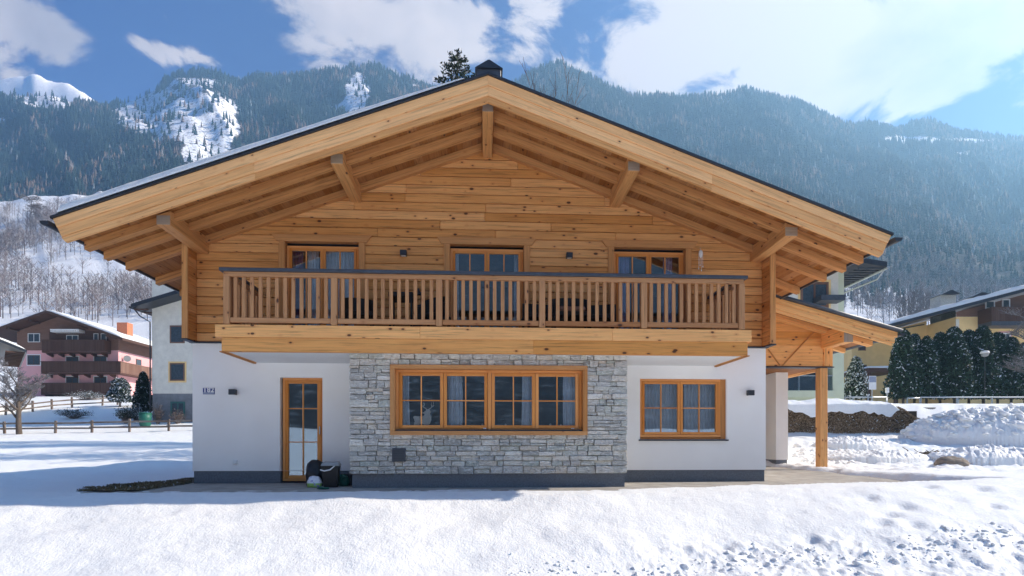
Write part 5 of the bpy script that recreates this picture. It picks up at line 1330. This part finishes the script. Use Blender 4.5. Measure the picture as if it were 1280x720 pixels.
# spruce whose top shows above the roof
def spruce(px, ytop, d, H, r, label, seed, n=150, mat='spruce', group=None):
    p = at_d(px, ytop, d); t = empty('spruce', (p.x, p.y, p.z-H), 0, label, 'tree', group); r_ = random.Random(seed)
    MB().tube([(0, 0, 0), (0, 0, H*.5), (.05, 0, H)], [.22, .12, .02], 7).build('trunk', 'bark', t, smooth=True)
    br = MB(); pts = []
    for k in range(n):
        f = (k+.5)/n; f = f**.8; z = H*(.12+.87*f); L = r*(1-f)**.65*(1+r_.uniform(-.3, .3))+.15; a = k*2.399+r_.uniform(-.3, .3)
        tip = Vector((math.cos(a)*L, math.sin(a)*L, z-L*.12+.2*(f > .8))); b0 = Vector((0, 0, z)); br.tube([b0, b0.lerp(tip, .6)-Vector((0, 0, .05*L)), tip], [.03, .02, .008], 3, cap=False)
        m_ = int(14+L*22)
        for q in range(m_):
            s_ = r_.uniform(.15, 1.05); c = b0.lerp(tip, s_); wv = .22*L*(1.1-s_)+.06; c = c+Vector((-math.sin(a), math.cos(a), 0))*r_.gauss(0, wv)+Vector((0, 0, r_.gauss(-.04, .05))); pts.append(tuple(c))
    br.build('branches', 'bark', t); leafcloud('foliage', np.array(pts), .19, mat, t, -.1); return t
spruce(571, 63, 27, 20, 4.6, 'dark spruce whose tip shows above the chalet roof left of the chimney', 3, 190)
t_ = thuja(150, 474, 503, 52, 27, 'round snow-dusted conifer in the garden of the pink house', 61, 3600, 'snowspruce', None, 'conifer', 'tree', .6)
t_ = thuja(179, 466, 515, 46, 24, 'dark pointed conifer against the left corner of the off-white house', 62, 3600, 'spruce', None, 'conifer', 'tree')
def shrub(px, py, d, wpx, hpx, label, seed, n=2200, mat='frost', group='snowy garden shrubs'):
    p = at_d(px, py, d); z0 = gz(p.x, p.y); t = empty('shrub', (p.x, p.y, min(z0, p.z)), 0, label, 'shrub', group); r_ = random.Random(seed); w = wpx*d/FPX/2; h = hpx*d/FPX+max(0, p.z-min(z0, p.z)); mb = MB(); pts = []
    for k in range(90):
        a = r_.uniform(0, 2*PI); e = r_.uniform(.1, 1)**.7; tip = Vector((math.cos(a)*w*e, math.sin(a)*w*e*.7, h*(1-.45*e*e)*r_.uniform(.7, 1.1))); mid = tip*.5+Vector((r_.gauss(0, .08), r_.gauss(0, .08), .08)); mb.tube([(0, 0, -.1), mid, tip], [.016, .011, .005], 3, cap=False)
        for q in range(n//90): c = mid.lerp(tip, r_.uniform(-.3, 1.1)); pts.append((c.x+r_.gauss(0, .1), c.y+r_.gauss(0, .1), c.z+r_.gauss(0, .07)))
    mb.build('stems', 'twig', t); leafcloud('foliage', np.array(pts), .09, mat, t)
shrub(92, 523, 44, 46, 12, 'wide low snowy shrub between the two wooden fences', 1, mat='snowspruce')
shrub(157, 523, 41.5, 26, 16, 'dark rounded shrub left of the green barrel', 2, mat='spruce')
shrub(171, 521, 42, 22, 14, 'dark snow-flecked shrub directly left of the green barrel', 3, mat='snowspruce')
shrub(197, 529, 41.3, 20, 26, 'leafless climbing shrub at the left foot of the off-white house', 4, 300, 'twig')
shrub(222, 529, 41.3, 24, 18, 'leafless shrub below the green basement window', 5, 300, 'twig')
shrub(108, 500, 60, 60, 11, 'long row of frosty twigs before the pink house', 6, mat='snowspruce')
# green barrel
p = at_d(181.5, 527, 40.5); t = empty('water_barrel', (p.x, p.y, min(p.z, gz(p.x, p.y))), 0, 'green plastic barrel at the left corner of the off-white house', 'barrel')
MB().lathe([(.30, 0), (.36, .1), (.40, .55), (.41, .92)], n=18).build('barrel_body', 'green', t, smooth=True); MB().lathe([(.43, .92), (.43, .98), (.38, 1.0), (.1, 1.03)], n=18).build('lid', 'green', t)
# ---- fences
def fence(pts, label, hpost=.85, rails=(.32, .68), seed=0, group='weathered wooden field fences'):
    r_ = random.Random(seed); p0 = pts[0]; t = empty('wooden_fence', (p0[0], p0[1], gz(*p0)), 0, label, 'fence', group); base = Vector((p0[0], p0[1], gz(*p0)))
    P_ = [Vector((x, y, gz(x, y)))-base for x, y in pts]
    for q in P_:
        lx, ly = r_.gauss(0, .02), r_.gauss(0, .02)
        mb = MB(); mb.bar(q+Vector((0, 0, -.3)), q+Vector((lx, ly, hpost+r_.uniform(-.04, .06))), .13, .13); mb.build('post', 'fencewood', t, .01)
    for i in range(len(P_)-1):
        for h_ in rails:
            j0, j1 = r_.gauss(0, .02), r_.gauss(0, .02); off = Vector((ST*.09, -CT*.09, 0)); ov = (P_[i+1]-P_[i]).normalized()*.12
            mb = MB(); mb.bar(P_[i]-ov+off+Vector((0, 0, h_+j0)), P_[i+1]+ov+off*1.3+Vector((0, 0, h_+j1)), .05, .12); mb.build('rail', 'fencewood', t, .008)
def fp(px, d): p = at_d(px, 540, d); return (p.x, p.y)
fence([fp(px, 37.5+.006*(px)) for px in (-90, -42, 6, 69, 115, 162, 211, 262)], 'two-rail weathered fence crossing the snowy field in front of the orchard tree', seed=1)
fence([fp(px, dd_) for px, dd_ in ((-30, 44), (7, 46), (41, 48), (65, 49.5), (90, 51), (128, 53), (147, 54))], 'two-rail fence higher up the slope below the pink house', seed=2, hpost=.95)
# ---- dry hedge with snow cap, on the right
hd = 22.0; pA, pB = at_d(940, 545, hd), at_d(1152, 545, hd)
L_ = (pB-pA).length; ax = (pB-pA).normalized(); t = empty('clipped_hedge', (pA.x, pA.y, 1.0), math.atan2(ax.y, ax.x), 'long brown clipped hedge capped with snow beyond the carport post', 'hedge')
MB().box(.1, L_-.1, .12, 1.0, -.3, 1.12).build('inner_twigs', 'hedgecore' if 'hedgecore' in M else 'bark', t)
r_ = np.random.RandomState(4); n_ = 46000; q = np.stack([r_.uniform(0, L_, n_), r_.uniform(.0, 1.1, n_), r_.uniform(-.1, 1.3, n_)], 1)
sel = r_.uniform(0, 1, n_); q[:, 1] = np.where(sel < .72, .02+.16*r_.uniform(0, 1, n_)+.07*fbm(q[:, 0]*2, q[:, 2]*2, 3, 4), q[:, 1]); q[:, 2] = np.where(sel > .86, 1.15+.16*r_.uniform(0, 1, n_)+.1*fbm(q[:, 0]*1.5, q[:, 1], 3, 5), q[:, 2])
q[:, 2] = np.minimum(q[:, 2], 1.3-.5*sstep(L_-1.0, L_, q[:, 0]))
leafcloud('foliage', q, .065, 'dryhedge', t)
def capf():
    V = []; Fc = []; nx, ny = 150, 26
    for i in range(nx+1):
        for j in range(ny+1):
            x_ = L_*.86*i/nx; v = j/ny; n1_ = fbm(np.array([x_*.9]), np.array([v*1.5]), 4, 15)[0]; n2_ = fbm(np.array([x_*3.2]), np.array([v*5]), 3, 16)[0]
            lip = .33+.28*n1_+.12*n2_
            if v < .22: y_, z_ = -.12-.02*n2_, 1.40-max(.04, lip)*(1-v/.22)+.0
            else: tt = (v-.22)/.78; y_, z_ = -.12+tt*1.5, 1.40+.22*math.sin(min(1, tt*2)*PI/2)+.12*n1_+.03*n2_
            e_ = min(1, min(i, nx-i)/8); V.append((x_, y_, z_*e_+(1-e_)*1.15))
    for i in range(nx):
        for j in range(ny): a0 = i*(ny+1)+j; Fc.append((a0, a0+ny+1, a0+ny+2, a0+1))
    return npmesh('hedge_snow', V, Fc, 'snow', True)
o_ = capf(); o_.location = t.location; o_.rotation_euler = t.rotation_euler; tag(o_, 'thick smooth snow cap drooping over the brown hedge', 'snow')
# ---- ploughed snow pile
def mound(name, px, d, L, Wd, Hh, label, seed, base=None, n=150, chunk=.14, rot=-TH, power=.55):
    p = at_d(px, 560, d); bz = gz(p.x, p.y) if base is None else base; gx, gy = np.meshgrid(np.linspace(-1, 1, n), np.linspace(-1, 1, n//2), indexing='ij')
    rr = np.clip(1-(np.abs(gx)**2.4+np.abs(gy)**2.0), 0, 1)**power
    X_, Y_ = gx*L/2, gy*Wd/2
    zz = rr*Hh*(1+.30*fbm(gx*3, gy*2, 4, seed))+rr**.4*chunk*(np.abs(fbm(X_*2.3, Y_*2.3, 5, seed+1, .65))*2.0+.9*np.abs(fbm(X_*7, Y_*7, 4, seed+2, .7)))-.6*(rr <= .001)
    V = np.stack([X_, Y_, zz], -1).reshape(-1, 3); m_ = n//2; i, j = np.meshgrid(np.arange(n-1), np.arange(m_-1), indexing='ij')
    F_ = np.stack([i*m_+j, (i+1)*m_+j, (i+1)*m_+j+1, i*m_+j+1], -1).reshape(-1, 4)
    o_ = npmesh(name, V, F_, 'snow', False); o_.location = (p.x, p.y, bz); o_.rotation_euler = (0, 0, rot); return tag(o_, label, 'snow pile')
mound('snow_pile', 1268, 20.6, 8.0, 3.6, 1.16, 'big ploughed heap of lumpy snow at the right edge', 7, base=.88, n=300, chunk=.20)
mound('snow_mound', 1090, 16.6, 3.4, 1.3, .22, 'low churned snow ridge right of the carport post', 17, n=120, chunk=.1)
mound('snow_mound', 1235, 16.4, 3.6, 1.5, .30, 'low churned snow ridge below the big heap at the right', 27, n=120, chunk=.12)
mound('snow_mound', 1062, 19.0, 2.6, 1.2, .25, 'small snow hump in front of the brown hedge', 37, n=100, chunk=.1)

# loose snow clods on the heap, the churned field and along the foreground track
def clod_mesh(name, pts, rads, label, kind=None, cat=None, seed=1):
    r_ = np.random.RandomState(seed); bm = bmesh.new(); bmesh.ops.create_icosphere(bm, subdivisions=2, radius=1); bm.verts.ensure_lookup_table()
    B = np.array([v.co[:] for v in bm.verts]); Fb = np.array([[v.index for v in f.verts] for f in bm.faces]); bm.free(); n = len(pts); V = np.empty((n, len(B), 3))
    for i in range(n):
        k = r_.uniform(-.5, .5, (3, 3))*.9; W_ = B*(1+.28*np.sin(B@k[0]*5+i)[:, None]+.22*np.sin(B@k[1]*9+2*i)[:, None]); a = r_.uniform(0, 6.28); ca, sa = math.cos(a), math.sin(a)
        W_ = W_*np.array([r_.uniform(.8, 1.4), r_.uniform(.7, 1.2), r_.uniform(.5, .9)])*rads[i]
        V[i, :, 0] = pts[i][0]+W_[:, 0]*ca-W_[:, 1]*sa; V[i, :, 1] = pts[i][1]+W_[:, 0]*sa+W_[:, 1]*ca; V[i, :, 2] = pts[i][2]+W_[:, 2]
    F_ = (Fb[None]+np.arange(n)[:, None, None]*len(B)).reshape(-1, 3); return npmesh(name, V.reshape(-1, 3), F_, 'snow', False)
rc = np.random.RandomState(12); hp = bpy.data.objects['snow_pile']; me = hp.data; mw = Matrix.Translation(hp.location) @ Matrix.Rotation(hp.rotation_euler.z, 4, 'Z'); cand = [mw @ v.co for v in me.vertices if v.co.z > .08]
pk_ = [cand[i] for i in rc.randint(0, len(cand), 1500)]; P1 = [tuple(q) for q in pk_]; R1 = list(.03+.11*rc.uniform(0, 1, 1500)**2.2)
for k in range(900):
    px_ = rc.uniform(990, 1300); d_ = rc.uniform(15.6, 20.5); q = at_d(px_, 500, d_)
    if fbm(np.array([q.x*.6]), np.array([q.y*.6]), 3, 4)[0] < -.02: continue
    P1.append((q.x, q.y, gz(q.x, q.y)+.0)); R1.append(.02+.085*rc.uniform()**2.5)
for k in range(420):
    x_ = rc.uniform(.2, 7.5); y_ = 6.35+.09*x_+rc.normal(0, .13)+(.25 if k % 3 == 0 else 0)+.12*math.sin(x_*2.1); P1.append((x_, y_, gz(x_, y_))); R1.append((.010+.04*rc.uniform()**2.6)*(1 if x_ > 2 else .6))
o_ = clod_mesh('snow_clods', P1, R1, ''); tag(o_, 'loose clods of snow over the ploughed heap, the churned field and the trodden track', 'snow', None, 'stuff')
# stone and twig heap
p = at_d(1189, 590, 15.0); blob('boulder', (p.x, p.y, gz(p.x, p.y)-.08), (.42, .25, .20), 'rock', 'brown boulder poking out of the snow on the right', 'stone', seed=22, rough=.22)
p = at_d(1166, 574, 17.0); t = empty('brushwood_heap', (p.x, p.y, gz(p.x, p.y)-.02), 0, 'small heap of dark brushwood in the churned snow', 'brushwood'); r_ = random.Random(9); mb = MB()
for k in range(120):
    a = r_.gauss(0, .5); c = Vector((r_.gauss(0, .42), r_.gauss(0, .18), r_.uniform(0, .14))); L = r_.uniform(.2, .6); dv = Vector((math.cos(a), math.sin(a)*.6, r_.gauss(0, .2)))*L/2; mb.tube([c-dv, c+dv], [.014, .006], 4, cap=False)
mb.build('sticks', 'bark', t)
# ---- steel railing along the road
def railing(pxs, d, ztop, label, mid=True):
    P_ = [at_d(px, 500, d) for px in pxs]; zb = [gz(q.x, q.y) for q in P_]; t = empty('steel_railing', (P_[0].x, P_[0].y, zb[0]), 0, label, 'railing', 'galvanised railings along the raised road'); B = Vector((P_[0].x, P_[0].y, zb[0]))
    T_ = [Vector((q.x, q.y, ztop))-B for q in P_]
    for q, z_ in zip(T_, zb): MB().tube([(q.x, q.y, z_-B.z-.3), q], [.03, .03], 8).build('post', 'steel', t, smooth=True)
    MB().tube(T_, [.032]*len(T_), 8).build('top_rail', 'steel', t, smooth=True)
    if mid: MB().tube([q-Vector((0, 0, .45)) for q in T_], [.02]*len(T_), 6).build('middle_rail', 'steel', t, smooth=True)
zt_ = at_d(1200, 497, 27).z
railing((1151, 1196, 1240, 1285, 1330), 25.8, at_d(1200, 496.5, 25.8).z, 'long galvanised railing above the big snow heap')
railing((1134, 1150), 26.6, at_d(1140, 497.5, 26.6).z, 'short galvanised railing section left of the long one', False)
railing((1056, 1066, 1085, 1108), 28, at_d(1080, 496.5, 28).z, 'low grey railing behind the snow-capped hedge', True)
p = at_d(1156, 514, 23.4); MB().box(-.3, .3, -.25, .25, -.6, .30).build('concrete_block', 'slab', None, .02).location = (p.x, p.y, p.z-.15)
tag(bpy.data.objects['concrete_block'], 'grey concrete block between the brown hedge and the snow heap', 'block')
# road signs and lamps
p = at_d(1090, 502, 28); t = empty('notice_board', (p.x, p.y, gz(p.x, p.y)), -TH, 'white notice board on a thin pole beside the raised road', 'sign'); z1 = at_d(1090, 487, 28).z-gz(p.x, p.y); z2 = at_d(1090, 470, 28).z-gz(p.x, p.y)
MB().tube([(0, 0, 0), (0, 0, z2)], [.03, .03], 8).build('pole', 'steel', t); MB().box(-.19, .19, -.05, -.031, z1, z2).build('board', 'white', t, .01); MB().box(-.17, .17, -.056, -.051, (z1+z2)/2+.02, z2-.03).build('board_panel', 'signgrey', t)
p = at_d(1109, 502, 28.5); t = empty('marker_post', (p.x, p.y, gz(p.x, p.y)), -TH, 'small white box on a short post right of the notice board', 'marker post'); z1 = at_d(1109, 491, 28.5).z-gz(p.x, p.y); z2 = at_d(1109, 484.5, 28.5).z-gz(p.x, p.y)
MB().tube([(0, 0, 0), (0, 0, z1)], [.03, .03], 8).build('pole', 'steel', t); MB().box(-.07, .07, -.06, .06, z1, z2).build('box', 'white', t, .01)
p = at_d(1231, 500, 33.8); zg = gz(p.x, p.y); t = empty('garden_lamp', (p.x, p.y, zg), 0, 'slim lamp post with snow-capped globe before the thuja hedge', 'street lamp'); zh = at_d(1231, 446, 33.8).z-zg
MB().tube([(0, 0, -.2), (0, 0, zh)], [.022, .02], 8).build('pole', 'metal', t); MB().lathe([(.06, 0), (.17, .06), (.20, .16), (.15, .25)], (0, 0, zh), 14).build('globe', 'grey', t, smooth=True); MB().lathe([(.21, .2), (.25, .24), (.2, .34), (.05, .38)], (0, 0, zh), 14).build('lamp_cap', 'white', t, smooth=True)
# bare earth patch left of the chalet
pts = [(96,613.5),(120,607),(150,604.5),(185,602.5),(215,600),(243,597),(262,600),(262,606),(243,608),(205,613),(180,613.8),(130,613.5)]
m, nt, out = newmat('bare_earth')
co = nd(nt, 'ShaderNodeTexCoord').outputs['Object']
n1 = nd(nt, 'ShaderNodeTexNoise', {'Vector': co, 'Scale': 9, 'Detail': 8, 'Roughness': .75}).outputs[0]
bp = nd(nt, 'ShaderNodeBump', {'Strength': 1, 'Distance': .05, 'Height': n1}).outputs[0]
bsdf(nt, out, Base_Color=ramp(nt, n1, [(.3, (.05, .04, .03)), (.5, (.12, .10, .06)), (.66, (.20, .17, .12)), (.72, (.6, .6, .6))]), Roughness=.95, Normal=bp); M['earth'] = m
bm = bmesh.new(); V2 = []
def gp(px, py):
    z_ = -.045
    for _ in range(6):
        d_ = (ZC-z_)*FPX/(py-HYP); p_ = at_d(px, py, d_); z_ = gz(p_.x, p_.y)+.02
        if p_.x > -6.75: z_ = 0.006
    return p_.x, p_.y
ring = [gp(*q) for q in pts]
xs_ = [q[0] for q in ring]; ys_ = [q[1] for q in ring]
n_ = 90; GX, GY = np.meshgrid(np.linspace(min(xs_), -5.92, n_), np.linspace(min(ys_)-.2, max(ys_)+.2, n_), indexing='ij')
def inside(x, y):
    c = np.zeros(x.shape, bool); j = len(ring)-1
    for i in range(len(ring)):
        xi, yi = ring[i]; xj, yj = ring[j]; c ^= ((yi > y) != (yj > y)) & (x < (xj-xi)*(y-yi)/(yj-yi+1e-12)+xi); j = i
    return c
ins = inside(GX+.25*fbm(GX*2, GY*2, 3, 5), GY+.25*fbm(GX*2+9, GY*2, 3, 6)); HZ = np.where(GX > -6.7, .0, height(GX, GY))+.012+.010*fbm(GX*6, GY*6, 3, 8)
ids = np.arange(n_*n_).reshape(n_, n_); cell = ins[:-1, :-1] & ins[1:, 1:] & ins[1:, :-1] & ins[:-1, 1:]
F_ = np.stack([ids[:-1, :-1][cell], ids[1:, :-1][cell], ids[1:, 1:][cell], ids[:-1, 1:][cell]], -1)
o_ = npmesh('bare_earth', np.stack([GX, GY, HZ], -1).reshape(-1, 3), F_, 'earth', True); tag(o_, 'strip of thawed brown earth and grass at the left corner of the chalet', None, None, 'structure')
r_ = np.random.RandomState(8); sel = np.argwhere(cell); sel = sel[r_.randint(0, len(sel), 5200)]; gx_ = GX[sel[:, 0], sel[:, 1]]+r_.uniform(0, .05, len(sel)); gy_ = GY[sel[:, 0], sel[:, 1]]+r_.uniform(0, .05, len(sel)); gz_ = HZ[sel[:, 0], sel[:, 1]]
M['drygrass'] = leafmat('dry_grass', (.17, .13, .07), .03, .5)
o_ = leafcloud('grass', np.stack([gx_, gy_, gz_+.006], 1), .045, 'drygrass', None, 1.5); tag(o_, 'short matted winter grass on the thawed strip', 'grass', None, 'stuff')
